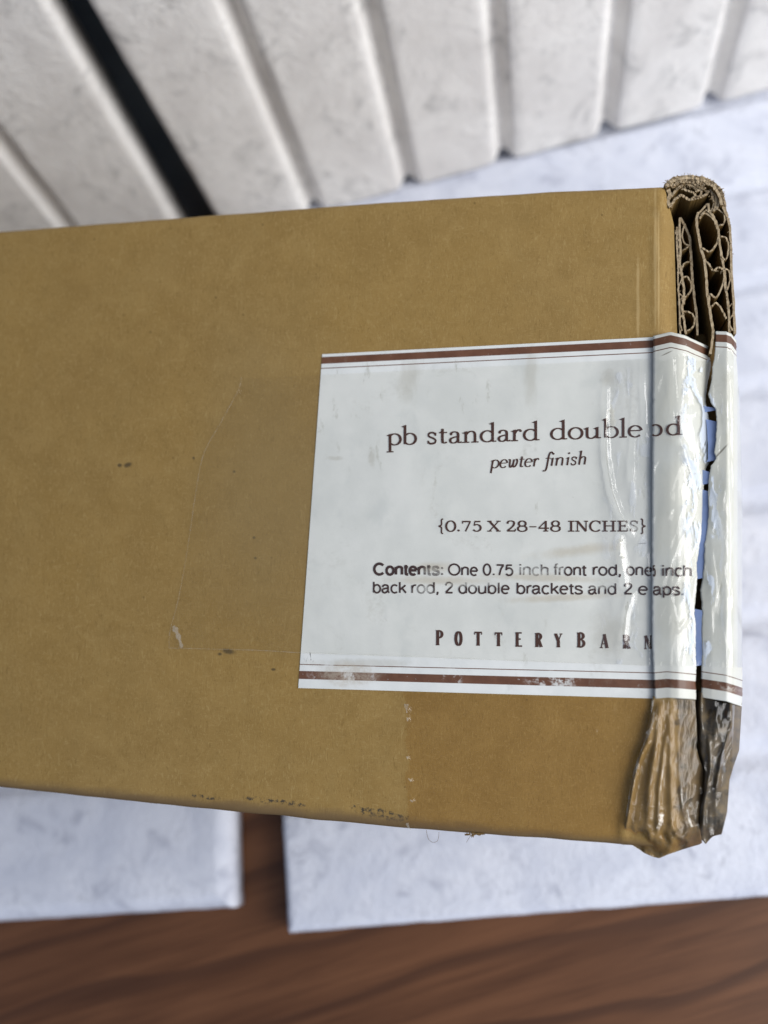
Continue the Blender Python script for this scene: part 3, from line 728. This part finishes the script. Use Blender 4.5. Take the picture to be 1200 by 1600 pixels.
def bot_low2(s):
    x = 1090 + s * 38
    return interp(x, [p[0] for p in BOT_D], [p[1] for p in BOT_D])
flap_b = patch(CR_R2, SIL, lambda s: 1082 + 10 * s, bot_low2, h_low2, 34, 80, 'crushed_flap', M_FLAP, 0.02)
flap_b['label'] = 'grey grimy corner of the outer flap right of the crack'
# solid board that carries the label strips (also closes the view through the crack)
core = patch([(1056, 500), (1056, 1330)], [(1142, 500), (1150, 800), (1150, 1080), (1138, 1200), (1122, 1300), (1100, 1330)], lambda s: 522.0, lambda s: 1318 - 14 * s, lambda x, y: -0.0075 + 0.0008 * mn.noise(Vector((x / 9, y / 16, 2))), 14, 90, 'flap_core', M_LINER, DEPTH - 0.012)

# ------------------------------------------------------------------ lettering
class Ink:
    def __init__(s, hf, step=0.0): s.V, s.F, s.U, s.hf, s.n = [], [], [], hf, 0
    def poly(s, pts):
        b0 = len(s.V); s.n += 1
        for x, y in pts:
            p = F(x, y, s.hf(x, y) + 0.00009 + (s.n % 5) * 0.000006); s.V.append(L3(p)); s.U.append((x / 1000, y / 1000))
        s.F.append(tuple(range(b0, b0 + len(pts))))
    def stroke(s, pts, thick, thin=None):
        n = len(pts); b0 = len(s.V); s.n += 1; k = 0.00009 + (s.n % 5) * 0.000006
        for i in range(n):
            ax, ay = pts[max(0, i - 1)]; cx, cy = pts[min(n - 1, i + 1)]
            dx, dy = cx - ax, cy - ay; l = math.hypot(dx, dy) or 1; dx /= l; dy /= l
            w = thick if thin is None else thin + (thick - thin) * abs(dy) ** 1.4
            for sg in (1, -1):
                x, y = pts[i][0] - dy * w / 2 * sg, pts[i][1] + dx * w / 2 * sg
                p = F(x, y, s.hf(x, y) + k); s.V.append(L3(p)); s.U.append((x / 1000, y / 1000))
        for i in range(n - 1):
            a_ = b0 + 2 * i; s.F.append((a_, a_ + 2, a_ + 3, a_ + 1))
    def build(s, mat, parent): return link('lettering', s.V, s.F, mat, parent, s.U, smooth=False)

def arc(cx, cy, rx, ry, a0, a1, n=30):
    return [(cx + rx * math.cos(math.radians(a0 + (a1 - a0) * i / n)), cy + ry * math.sin(math.radians(a0 + (a1 - a0) * i / n))) for i in range(n + 1)]
def T(*p): return ('s', list(p))                    # full-width stroke
def H(*p): return ('h', list(p))                    # hairline
def P(pts): return ('p', pts)                       # pen stroke with contrast
def K(*p): return ('p', catmull(list(p), 8))
def Cc(*p): return ('c', catmull(list(p), 8))       # medium constant stroke
def foot(x, y, l=25, r=25): return ('h', [(x - l, y + 3), (x + r, y + 3)])
def head(x, y, l=25, r=25): return ('h', [(x - l, y - 3), (x + r, y - 3)])
def flag(x, y): return ('f', [(x - 28, y - 12), (x + 9, y + 5), (x + 9, y - 24), (x - 9, y - 20)])
def dot(x, y, r): return ('f', arc(x, y, r, r, 0, 330, 11))
G = {
 'p': (114, [T((26, -62), (26, 98)), flag(26, 98), foot(26, -62), P(arc(60, 50, 43, 49, 150, -150))]),
 'b': (112, [T((22, 4), (22, 172)), flag(22, 172), P(arc(58, 50, 43, 49, 150, -150))]),
 'd': (116, [T((86, 0), (86, 172)), flag(86, 172), P(arc(50, 50, 43, 49, 30, 330)), ('h', [(86, 3), (112, 5)])]),
 'a': (96, [K((16, 76), (24, 92), (42, 99), (60, 92), (67, 74), (67, 20), (75, 4), (92, 8)), K((67, 57), (40, 51), (19, 40), (13, 22), (22, 5), (40, 1), (56, 10), (67, 24)), dot(19, 78, 9)]),
 'n': (122, [T((24, 0), (24, 98)), flag(24, 98), foot(24, 0), K((24, 68), (40, 90), (62, 99), (80, 90), (87, 66), (87, 0)), foot(87, 0)]),
 'r': (84, [T((24, 0), (24, 98)), flag(24, 98), foot(24, 0), K((24, 62), (36, 86), (52, 98), (68, 96)), dot(66, 88, 10)]),
 'o': (106, [P(arc(52, 50, 43, 50, 0, 360, 40))]),
 'u': (122, [K((22, 98), (22, 30), (30, 8), (50, 1), (70, 10), (88, 30)), T((88, 0), (88, 98)), flag(22, 98), flag(88, 98), ('h', [(88, 3), (114, 5)])]),
 'l': (56, [T((26, 0), (26, 172)), flag(26, 172), foot(26, 0)]),
 'e': (98, [('h', [(12, 57), (84, 57)]), P(arc(50, 50, 41, 50, 8, 318, 36))]),
 's': (82, [Cc((64, 74), (56, 93), (38, 99), (20, 92), (16, 74), (28, 60), (52, 46), (64, 30), (60, 9), (40, 1), (22, 6), (12, 26)), ('h', [(66, 98), (65, 70)]), ('h', [(12, 2), (12, 28)])]),
 't': (70, [K((30, 130), (30, 24), (40, 4), (62, 10)), ('h', [(6, 96), (62, 96)]), ('f', [(30, 130), (22, 96), (12, 96)])]),
 'i': (54, [T((26, 0), (26, 98)), flag(26, 98), foot(26, 0), dot(26, 148, 12)]),
 'h': (118, [T((24, 0), (24, 172)), flag(24, 172), foot(24, 0), K((24, 68), (40, 90), (60, 99), (78, 90), (84, 66), (84, 0)), foot(84, 0)]),
 'w': (132, [K((6, 92), (18, 98), (24, 80), (26, 30), (36, 3), (52, 10), (66, 50), (70, 98)), K((70, 98), (68, 30), (78, 3), (98, 16), (112, 60), (104, 98), (92, 88))]),
 'f': (60, [K((74, 158), (60, 173), (44, 158), (36, 110), (34, -10), (26, -50), (10, -62), (-4, -52)), ('h', [(8, 97), (62, 97)]), dot(72, 158, 9)]),
}
CAPS = {
 'I': (54, [T((26, 0), (26, 100)), foot(26, 0), head(26, 100)]),
 'N': (112, [H((22, 0), (22, 100)), T((22, 98), (90, 2)), H((90, 0), (90, 100)), foot(22, 0, 16, 16), head(16, 100, 14, 12), head(90, 100, 16, 16)]),
 'C': (100, [P(arc(54, 50, 44, 50, 42, 318, 36)), H((88, 100), (88, 68))]),
 'H': (120, [T((26, 0), (26, 100)), T((92, 0), (92, 100)), H((26, 52), (92, 52)), foot(26, 0, 22, 22), foot(92, 0, 22, 22), head(26, 100, 22, 22), head(92, 100, 22, 22)]),
 'E': (96, [T((26, 0), (26, 100)), H((6, 97), (80, 97)), H((26, 52), (66, 52)), H((6, 3), (84, 3)), H((80, 98), (80, 76)), H((84, 2), (84, 28)), H((66, 64), (66, 40))]),
 'S': (82, [Cc((66, 76), (56, 94), (38, 99), (20, 91), (16, 74), (28, 60), (54, 46), (66, 28), (60, 8), (40, 1), (22, 6), (12, 26)), H((68, 100), (67, 72)), H((12, 0), (12, 28))]),
 'X': (104, [T((16, 98), (88, 2)), H((16, 2), (88, 98)), foot(16, 0, 16, 18), foot(88, 0, 18, 16), head(16, 100, 16, 18), head(88, 100, 18, 16)]),
 '0': (90, [P(arc(44, 50, 37, 50, 0, 360, 36))]),
 '7': (84, [('c', [(10, 94), (74, 94)]), ('c', [(74, 96), (34, 0)]), H((10, 98), (10, 74))]),
 '5': (86, [('c', [(26, 94), (72, 94)]), H((26, 96), (22, 54)), P(arc(42, 33, 32, 32, 135, -150, 26))]),
 '2': (86, [K((14, 74), (22, 94), (42, 100), (62, 92), (66, 72), (52, 44), (14, 6)), ('c', [(12, 5), (76, 5)]), H((76, 4), (76, 26))]),
 '8': (90, [P(arc(44, 74, 27, 25, 0, 360, 28)), P(arc(44, 26, 34, 26, 0, 360, 28))]),
 '4': (94, [T((62, 100), (62, 0)), H((62, 98), (8, 32)), ('c', [(6, 30), (86, 30)]), foot(62, 0, 20, 20)]),
 '-': (74, [('h', [(10, 44), (64, 44)])]),
 '.': (40, [dot(18, 9, 10)]),
 '{': (46, [Cc((36, 120), (25, 108), (25, 64), (8, 50), (25, 36), (25, -10), (36, -22))]),
 '}': (46, [Cc((10, 120), (21, 108), (21, 64), (38, 50), (21, 36), (21, -10), (10, -22))]),
}
CON = {
 'P': [T((28, 0), (28, 100)), P(arc(34, 73, 50, 25, 90, -90, 20)), foot(28, 0, 24, 24), head(28, 100, 24, 20)],
 'O': [P(arc(50, 50, 34, 49, 0, 360, 36))],
 'T': [T((50, 0), (50, 100)), ('c', [(4, 97), (96, 97)]), H((6, 99), (6, 80)), H((94, 99), (94, 80)), foot(50, 0, 24, 24)],
 'E': [T((30, 0), (30, 100)), ('c', [(8, 98), (90, 98)]), ('c', [(30, 53), (76, 53)]), ('c', [(8, 2), (94, 2)])],
 'R': [T((28, 0), (28, 100)), P(arc(34, 75, 44, 24, 90, -90, 20)), T((52, 50), (84, 0)), foot(28, 0, 24, 22), head(28, 100, 24, 10), foot(86, 0, 16, 18)],
 'Y': [T((14, 98), (50, 44)), H((88, 98), (50, 44)), T((50, 48), (50, 0)), foot(50, 0, 24, 24), head(14, 100, 16, 22), head(86, 100, 20, 16)],
 'B': [T((28, 0), (28, 100)), P(arc(34, 76, 46, 23, 90, -90, 20)), P(arc(34, 27, 54, 26, 90, -90, 20)), head(28, 100, 24, 10), foot(28, 0, 24, 10)],
 'A': [T((50, 100), (84, 0)), H((50, 100), (14, 0)), H((24, 30), (76, 30)), foot(14, 0, 16, 20), foot(84, 0, 22, 18)],
 'N': [H((16, 0), (16, 100)), T((16, 98), (84, 2)), H((86, 0), (86, 100)), foot(16, 0, 16, 16), head(86, 100, 16, 16)],
}
def glyph(ink, strokes, fx_, thick, thin, med, noserif=False):
    for k, pts in strokes:
        q = [fx_(x, y) for x, y in pts]
        if k == 's': ink.stroke(q, thick)
        elif k == 'h':
            if noserif and len(pts) == 2 and pts[0][1] < 5: continue
            ink.stroke(q, thin)
        elif k == 'c': ink.stroke(q, med)
        elif k == 'p': ink.stroke(q, thick, thin)
        elif k == 'f': ink.poly(q)
def word(ink, font, text, x0, x1, y0, y1, xh, thick, thin, med, slant=0.0, noserif=False):
    adv = sum(font[c_][0] for c_ in text); pos = 0; kx = (x1 - x0) / adv
    for c_ in text:
        w, strokes = font[c_]
        def fx_(x, y, pos=pos):
            gx = x0 + (pos + x) * kx + slant * y * xh / 100
            return (gx, y0 + (y1 - y0) * (gx - x0) / (x1 - x0) - y * xh / 100)
        glyph(ink, strokes, fx_, thick, thin, med, noserif); pos += w

def lh(x, y): return lab_h(x, y)
tl = lambda x: 695.5 + (683.0 - 695.5) * (x - 612) / (985 - 612)
ink = Ink(lh)
for wd, a_, b_ in (('pb', 604, 652), ('standard', 666, 844), ('double', 860, 1004)):
    word(ink, G, wd, a_, b_, tl(a_), tl(b_), 17.6, 4.3, 1.85, 2.9)
ink.build(M_INK, label)
ink = Ink(lambda x, y: h_mid(x, y) + .0003)
o_c = [P(arc(52, 50, 43, 50, -128, 128, 30))]
def fxo(x, y): return (1014.0 + x * 0.205, 680.8 - y * 0.172)
glyph(ink, o_c, fxo, 4.3, 1.85, 2.9)
word(ink, G, 'd', 1041, 1067.5, 680.2, 679.2, 17.4, 4.3, 1.85, 2.9)
ink.build(M_INK, label)
ink = Ink(lh)
for wd, a_, b_, ya, yb in (('pewter', 765, 842, 731.6, 728.6), ('finish', 850, 918, 728.4, 725.6)):
    word(ink, G, wd, a_, b_, ya, yb, 12.6, 2.8, 1.35, 1.9, 0.17, True)
ink.build(M_INK, label)
ink = Ink(lh)
for wd, a_, b_ in (('{', 684.5, 694.5), ('0.75', 696, 753.5), ('X', 761.5, 782.5), ('28-48', 790, 877.5), ('INCHES', 887.5, 999), ('}', 999, 1010)):
    yy = 830.4
    word(ink, CAPS, wd, a_, b_, yy, yy - 0.002 * (b_ - a_), 16.4, 3.3, 1.7, 2.2)
ink.build(M_INK, label)
ink = Ink(lh)
XS = (680.6, 710.5, 741.2, 773, 804.6, 835.6, 866.6, 901, 937.6, 972.8, 1006.6)
YT = (984.7, 987, 987.5, 988.5, 988.5, 989.2, 990, 988.2, 991, 992, 993)
YB = (1008.2, 1008.6, 1008.8, 1009.6, 1010, 1011, 1011.4, 1011.8, 1012.6, 1013.4, 1014.2)
for ch, xa, ya, yb in zip('POTTERYBARN', XS, YT, YB):
    wd = 12.0 if ch not in 'AB' else 13.2
    glyph(ink, CON[ch], lambda x, y: (xa + x / 100 * wd, yb - (yb - ya) * y / 100), 4.8, 1.5, 2.3)
ink.build(M_INK, label)

def Q(*p): return ('q', list(p))
def A2(*a_): return ('q', arc(*a_))
def K2(*p): return ('q', catmull(list(p), 8))
SANS = {
 'C': (104, [A2(54, 50, 43, 50, 42, 318, 32)]), 'O': (108, [A2(54, 50, 46, 50, 0, 360, 40)]),
 '0': (78, [A2(39, 49, 29, 50, 0, 360, 32)]), '7': (74, [Q((8, 94), (66, 94), (62, 84)), K2((65, 92), (44, 56), (30, 0))]),
 '5': (78, [Q((62, 94), (20, 94)), Q((20, 97), (13, 46)), A2(38, 33, 29, 34, 140, -145, 26)]),
 '2': (78, [K2((10, 70), (18, 91), (38, 99), (62, 88), (62, 65), (38, 38), (10, 6)), Q((8, 4), (68, 4))]),
 '.': (34, [dot(17, 6, 8)]), ',': (34, [dot(17, 6, 8), Q((20, 6), (12, -18))]), ':': (40, [dot(20, 7, 10), dot(20, 62, 10)]),
 'a': (74, [K2((10, 52), (18, 68), (34, 72), (52, 66), (56, 48), (56, 12), (68, 2)), K2((56, 43), (32, 39), (12, 31), (9, 15), (20, 1), (36, 1), (55, 20))]),
 'b': (76, [Q((12, 0), (12, 100)), A2(39, 36, 28, 37, 180, -180, 30)]),
 'c': (68, [A2(37, 36, 28, 37, 45, 315, 26)]), 'd': (76, [Q((64, 0), (64, 100)), A2(37, 36, 28, 37, 0, 360, 30)]),
 'e': (74, [Q((9, 39), (65, 39)), A2(37, 36, 28, 37, 5, 312, 28)]),
 'f': (40, [K2((38, 98), (26, 98), (19, 84), (19, 0)), Q((4, 69), (37, 69))]),
 'h': (76, [Q((12, 0), (12, 100)), K2((12, 48), (24, 67), (42, 72), (60, 64), (62, 44), (62, 0))]),
 'i': (30, [Q((15, 0), (15, 71)), Q((15, 86), (15, 100))]), 'k': (70, [Q((12, 0), (12, 100)), Q((60, 71), (13, 28)), Q((30, 44), (64, 0))]),
 'l': (30, [Q((15, 0), (15, 100))]), 'n': (76, [Q((12, 0), (12, 71)), K2((12, 48), (24, 67), (42, 72), (60, 64), (62, 44), (62, 0))]),
 'o': (76, [A2(38, 36, 29, 37, 0, 360, 32)]), 'p': (76, [Q((12, -28), (12, 71)), A2(39, 36, 28, 37, 180, -180, 30)]),
 'r': (46, [Q((12, 0), (12, 71)), K2((12, 42), (20, 64), (34, 72), (44, 70))]),
 's': (68, [K2((58, 54), (50, 69), (34, 72), (16, 68), (12, 54), (22, 43), (46, 34), (60, 24), (56, 6), (36, 0), (16, 4), (9, 18))]),
 't': (42, [K2((19, 90), (19, 14), (26, 2), (38, 3)), Q((4, 69), (37, 69))]), 'u': (76, [Q((63, 0), (63, 71)), K2((12, 71), (12, 26), (16, 7), (34, 0), (52, 6), (63, 24))]),
}
def sans(ink, text, x0, x1, y0, y1, cap, w):
    adv = sum(SANS[c_][0] for c_ in text) - 12; kx = (x1 - x0) / adv; pos = -6
    for c_ in text:
        wd, strokes = SANS[c_]
        for k, pts in strokes:
            q = []
            for x, y in pts:
                gx = x0 + (pos + x) * kx; q.append((gx, y0 + (y1 - y0) * (gx - x0) / (x1 - x0) - y * cap / 100))
            if k == 'f': ink.poly(q)
            else: ink.stroke(q, w)
        pos += wd
CAP = 16.8
ink = Ink(lh)
sans(ink, 'Contents:', 584, 693.5, 897.6, 898, CAP, 4.1)
for t_, a_, b_ in (('One', 701, 746.5), ('0.75', 755, 802), ('inch', 811.5, 857.5), ('front', 866, 916), ('rod,', 926.5, 971), ('one', 979.5, 1019)):
    sans(ink, t_, a_, b_, 898.2, 899, CAP, 2.7)
ink.build(M_INK2, label)
ink = Ink(lh)
for t_, a_, b_ in (('back', 583, 634.5), ('rod,', 643, 686), ('2', 696, 708), ('double', 717, 796), ('brackets', 807.5, 910), ('and', 920, 963), ('2', 975.5, 988), ('e', 998, 1012)):
    sans(ink, t_, a_, b_, 926 + (a_ - 583) * 0.006, 926 + (b_ - 583) * 0.006, CAP, 2.7)
ink.build(M_INK2, label)
ink = Ink(lambda x, y: h_mid(x, y) + .0003)
sans(ink, 'inch', 1034.3, 1081, 899.8, 900, CAP, 2.7)
sans(ink, '5', 1012 + 8, 1024, 899.8, 899.8, CAP, 2.1)
sans(ink, 'aps.', 1021, 1069, 929, 929.6, CAP, 2.7)
ink.build(M_INK2, label)

# ------------------------------------------------------------------ tape
WR = [([(948, 600), (946, 660), (948, 715), (956, 765), (968, 800), (986, 832)], 0.0011, 4.0), ([(996, 560), (992, 640), (987, 720), (990, 780)], 0.0003, 3.0),
      ([(968, 838), (972, 870), (976, 915)], 0.0009, 5.0), ([(988, 925), (978, 960), (974, 1000)], 0.0007, 4.0), ([(1006, 545), (1004, 600), (1010, 680)], 0.0004, 3.0)]
def h_tape_main(x, y):
    h = h_face(x, y) + 0.00042
    for pts, hh, w in WR: h += ridge(x, y, pts, hh, w)
    k = sstep(x, 925, 1000)
    h += k * 0.0003 * max(0, mn.noise(Vector((x / 12, y / 70, 6))))
    k2 = math.exp(-((x - 270) / 8) ** 2) * sstep(y, 960, 1010)
    h += 0.0004 * k2
    h += 0.0007 * math.exp(-((x - 372) / 5) ** 2 - ((y - 606) / 14) ** 2)
    return h
TP_L = [(377, 590), (372, 610), (345, 660), (318, 710), (306, 770), (294, 850), (280, 930), (266, 985), (264, 1012)]
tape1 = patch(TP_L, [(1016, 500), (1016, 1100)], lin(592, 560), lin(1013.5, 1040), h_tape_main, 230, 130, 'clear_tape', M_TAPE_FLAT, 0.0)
tape1['label'] = 'clear tape over the label, its left edge running up the box'
def glint(pts, w, hf, parent):  # thin pale strip laid on the tape as a painted highlight
    pts = catmull(pts, 10); V, U, Fc = [], [], []
    for i, (x, y) in enumerate(pts):
        ax, ay = pts[max(0, i - 1)]; cx, cy = pts[min(len(pts) - 1, i + 1)]; l = math.hypot(cx - ax, cy - ay) or 1
        ww = w * (0.35 + 0.9 * abs(mn.noise(Vector((x / 9, y / 9, 2)))) * 1.6)
        for sx in (1, -1):
            px_, py_ = x - (cy - ay) / l * ww / 2 * sx, y + (cx - ax) / l * ww / 2 * sx
            V.append(L3(F(px_, py_, hf(px_, py_) + 0.0001))); U.append((px_ / 1000, py_ / 1000))
    for i in range(len(pts) - 1): Fc.append((2 * i, 2 * i + 2, 2 * i + 3, 2 * i + 1))
    return link('tape_glint', V, Fc, M_TAPE_GLINT, parent, U)
glint(TP_L, 0.8, h_tape_main, tape1)
glint([(264, 1012.5), (400, 1016), (466, 1019.5), (600, 1024), (800, 1032), (1015, 1039.5)], 0.9, h_tape_main, tape1)
glint([(271, 978), (277, 990), (282, 1004), (284, 1012)], 9, h_tape_main, tape1)
glint([(949, 640), (947, 690), (950, 735), (957, 768), (968, 800), (984, 828)], 2.6, h_tape_main, tape1)
glint([(955, 632), (957, 650), (958, 672)], 8, h_tape_main, tape1)
glint([(970, 842), (973, 866), (976, 892)], 10, h_tape_main, tape1)
glint([(981, 940), (977, 965), (973, 992)], 5, h_tape_main, tape1)
def h_tape_mid(x, y):
    h = h_mid(x, y) + 0.0006
    h += 0.0005 * mn.noise(Vector((x / 20 + y / 160, y / 80, 21))) + 0.00022 * (1 - abs(mn.noise(Vector((x / 20 + y / 90, y / 75, 27))))) ** 8 + 0.0001 * mn.noise(Vector((x / 10, y / 36, 22)))
    h += ridge(x, y, [(1050, 560), (1052, 660), (1075, 720), (1088, 760)], 0.0008, 4) + ridge(x, y, [(1048, 930), (1060, 985), (1075, 965)], 0.0006, 3)
    return max(h, h_mid(x, y) + 0.00045)
def h_tape_r(x, y):
    h = h_right(x, y) + 0.0006
    h += 0.0005 * mn.noise(Vector((x / 18, y / 80, 31))) + 0.00025 * (1 - abs(mn.noise(Vector((x / 15 - y / 120, y / 70, 37))))) ** 8 + 0.0001 * mn.noise(Vector((x / 9, y / 30, 32)))
    h += ridge(x, y, [(1136, 560), (1138, 700), (1142, 830), (1140, 930)], 0.0006, 3)
    return max(h, h_right(x, y) + 0.00045)
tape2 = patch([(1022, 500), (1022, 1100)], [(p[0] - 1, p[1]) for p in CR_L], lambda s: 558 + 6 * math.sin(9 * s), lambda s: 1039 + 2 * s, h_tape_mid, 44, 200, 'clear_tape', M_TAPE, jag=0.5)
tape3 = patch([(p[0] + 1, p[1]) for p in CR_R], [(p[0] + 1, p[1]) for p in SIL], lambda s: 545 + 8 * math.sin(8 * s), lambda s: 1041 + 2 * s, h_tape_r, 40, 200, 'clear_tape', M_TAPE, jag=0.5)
glint([(1136, 548), (1138, 600), (1137, 650), (1140, 690)], 1.6, h_tape_r, tape3)
glint([(1138, 740), (1135, 800), (1139, 850)], 1.8, h_tape_r, tape3)
glint([(1120, 935), (1128, 900), (1139, 850)], 1.4, h_tape_r, tape3)
glint([(1050, 968), (1064, 975), (1084, 955)], 1.4, h_tape_mid, tape2)
glint([(1060, 730), (1074, 724), (1082, 742), (1090, 735)], 1.6, h_tape_mid, tape2)
# tape bridging the crack
def h_bridge(x, y): return -0.0018 + 0.0002 * mn.noise(Vector((y / 45, 3, 5)))
for ya, yb in ((634, 644), (655, 722), (734, 758), (764, 906), (950, 1042)):
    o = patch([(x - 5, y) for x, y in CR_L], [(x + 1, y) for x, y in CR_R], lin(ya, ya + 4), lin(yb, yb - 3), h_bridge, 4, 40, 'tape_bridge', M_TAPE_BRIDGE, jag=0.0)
    o['label'] = 'glossy bit of tape bridging the crack'
# amber lower tape
TL2 = [(630, 1070), (634, 1100), (637, 1130), (634, 1160), (640, 1190), (633, 1215), (638, 1250), (636, 1290), (640, 1310)]
def bump_edge(x, y):
    h = 0.0003
    for (bx_, by_, r) in ((635, 1108, 6), (636, 1124, 4), (636, 1184, 3), (640, 1219, 4), (643, 1251, 4)):
        h += 0.0006 * math.exp(-((x - bx_) / r) ** 2 - ((y - by_) / (r * 1.3)) ** 2)
    return h
tape4 = patch(TL2, [(1020, 1080), (1012, 1130), (999, 1178), (986, 1230), (977, 1280), (970, 1320)], lin(1081.5, 1093), lin(1291, 1313), lambda x, y: h_face(x, y) + bump_edge(x, y), 180, 90, 'old_tape', M_TAPE_OLD, jag=4.0)
h_t4 = lambda x, y: h_face(x, y) + bump_edge(x, y) + 0.0002
for pts, w_ in (([(635, 1100), (635, 1108), (636, 1114)], 6), ([(636, 1121), (637, 1127)], 5), ([(636, 1182), (637, 1186)], 4), ([(638, 1216), (643, 1221)], 5), ([(641, 1250), (645, 1253)], 4), ([(636, 1286), (638, 1292), (642, 1296)], 4)):
    glint(pts, w_, h_t4, tape4)
tape4['label'] = 'amber stained tape below the label with bubbled edge'
def h_t5(x, y):
    h = h_low(x, y) + 0.0004 + 0.0003 * mn.noise(Vector((x / 12, y / 60, 41))) + 0.0003 * (1 - abs(mn.noise(Vector((x / 13 + y / 70, y / 52, 44))))) ** 9 + 0.0002 * (1 - abs(mn.noise(Vector((x / 9 - y / 40, y / 30, 47))))) ** 10
    return max(h, h_low(x, y) + 0.0002)
tape5 = patch([(1021, 1080), (1014, 1120), (1000, 1170), (986, 1220), (977, 1280), (970, 1325), (984, 1345)], CR_L2, lambda s: 1094.0, lambda s: bot_low(s) - 1, h_t5, 60, 110, 'crumpled_tape', M_TAPE_CRUMP)
def h_t6(x, y):
    h = interp(x, [1085, 1100, 1118, 1134, 1144, 1152, 1160], [-0.0022, -0.0008, -0.0004, -0.001, -0.0024, -0.007, -0.018])
    h += 0.0012 * mn.noise(Vector((x / 17 + y / 60, y / 34, 51))) + 0.0003 * mn.noise(Vector((x / 8, y / 20, 53)))
    return max(h, h_low2(x, y) + 0.0002)
for pts, w_ in (([(1020, 1138), (1012, 1150), (1004, 1168), (995, 1192), (985, 1232), (979, 1275)], 2.2), ([(1022, 1112), (1020, 1130), (1011, 1147)], 5), ([(1037, 1195), (1032, 1235), (1029, 1275), (1031, 1290)], 2.4),
               ([(1034, 1272), (1033, 1284), (1027, 1296)], 8), ([(1017, 1243), (1013, 1256), (1011, 1268)], 3.0), ([(1064, 1225), (1066, 1252), (1072, 1262)], 1.8), ([(1074, 1266), (1078, 1284), (1081, 1292)], 3)):
    glint(pts, w_, h_t5, tape5)
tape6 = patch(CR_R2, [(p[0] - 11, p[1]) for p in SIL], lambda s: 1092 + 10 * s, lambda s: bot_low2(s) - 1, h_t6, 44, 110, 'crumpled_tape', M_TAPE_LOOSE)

# ------------------------------------------------------------------ loose paper fibres at the edges
def fibres():
    V, Fc, U = [], [], []
    def hair(pts, w=0.9):
        pts = catmull(pts, 6); b0 = len(V)
        for i, (x, y, *z) in enumerate(pts):
            ax, ay = pts[max(0, i - 1)][:2]; cx, cy = pts[min(len(pts) - 1, i + 1)][:2]; l = math.hypot(cx - ax, cy - ay) or 1
            nx_, ny_ = -(cy - ay) / l * w / 2, (cx - ax) / l * w / 2
            for sx, zz in ((1, 0), (-1, 0), (0, 0.0001)):
                p = F(x + nx_ * sx, y + ny_ * sx, -0.0012 + zz); V.append(L3(p)); U.append((x / 1000, y / 1000))
        for i in range(len(pts) - 1):
            a_ = b0 + 3 * i
            for k in range(3): Fc.append((a_ + k, a_ + (k + 1) % 3, a_ + 3 + (k + 1) % 3, a_ + 3 + k))
    hair([(666, 1297), (669, 1310), (676, 1316), (684, 1313), (686, 1300)], 0.55)
    hair([(729, 1316), (733, 1309), (738, 1304)], 0.5)
    for _ in range(26):
        x = 728 + random.random() * 28; y = 1300 + (x - 728) * 0.06
        hair([(x, y), (x + random.uniform(-4, 3), y + random.uniform(1, 4)), (x + random.uniform(-7, 4), y + random.uniform(2, 8) * (1 if x < 745 else 0.4))], 1.4)
    o = link('paper_fibres', V, Fc, M_LINER, box, U); o['kind'] = 'stuff'; return o
fibres()
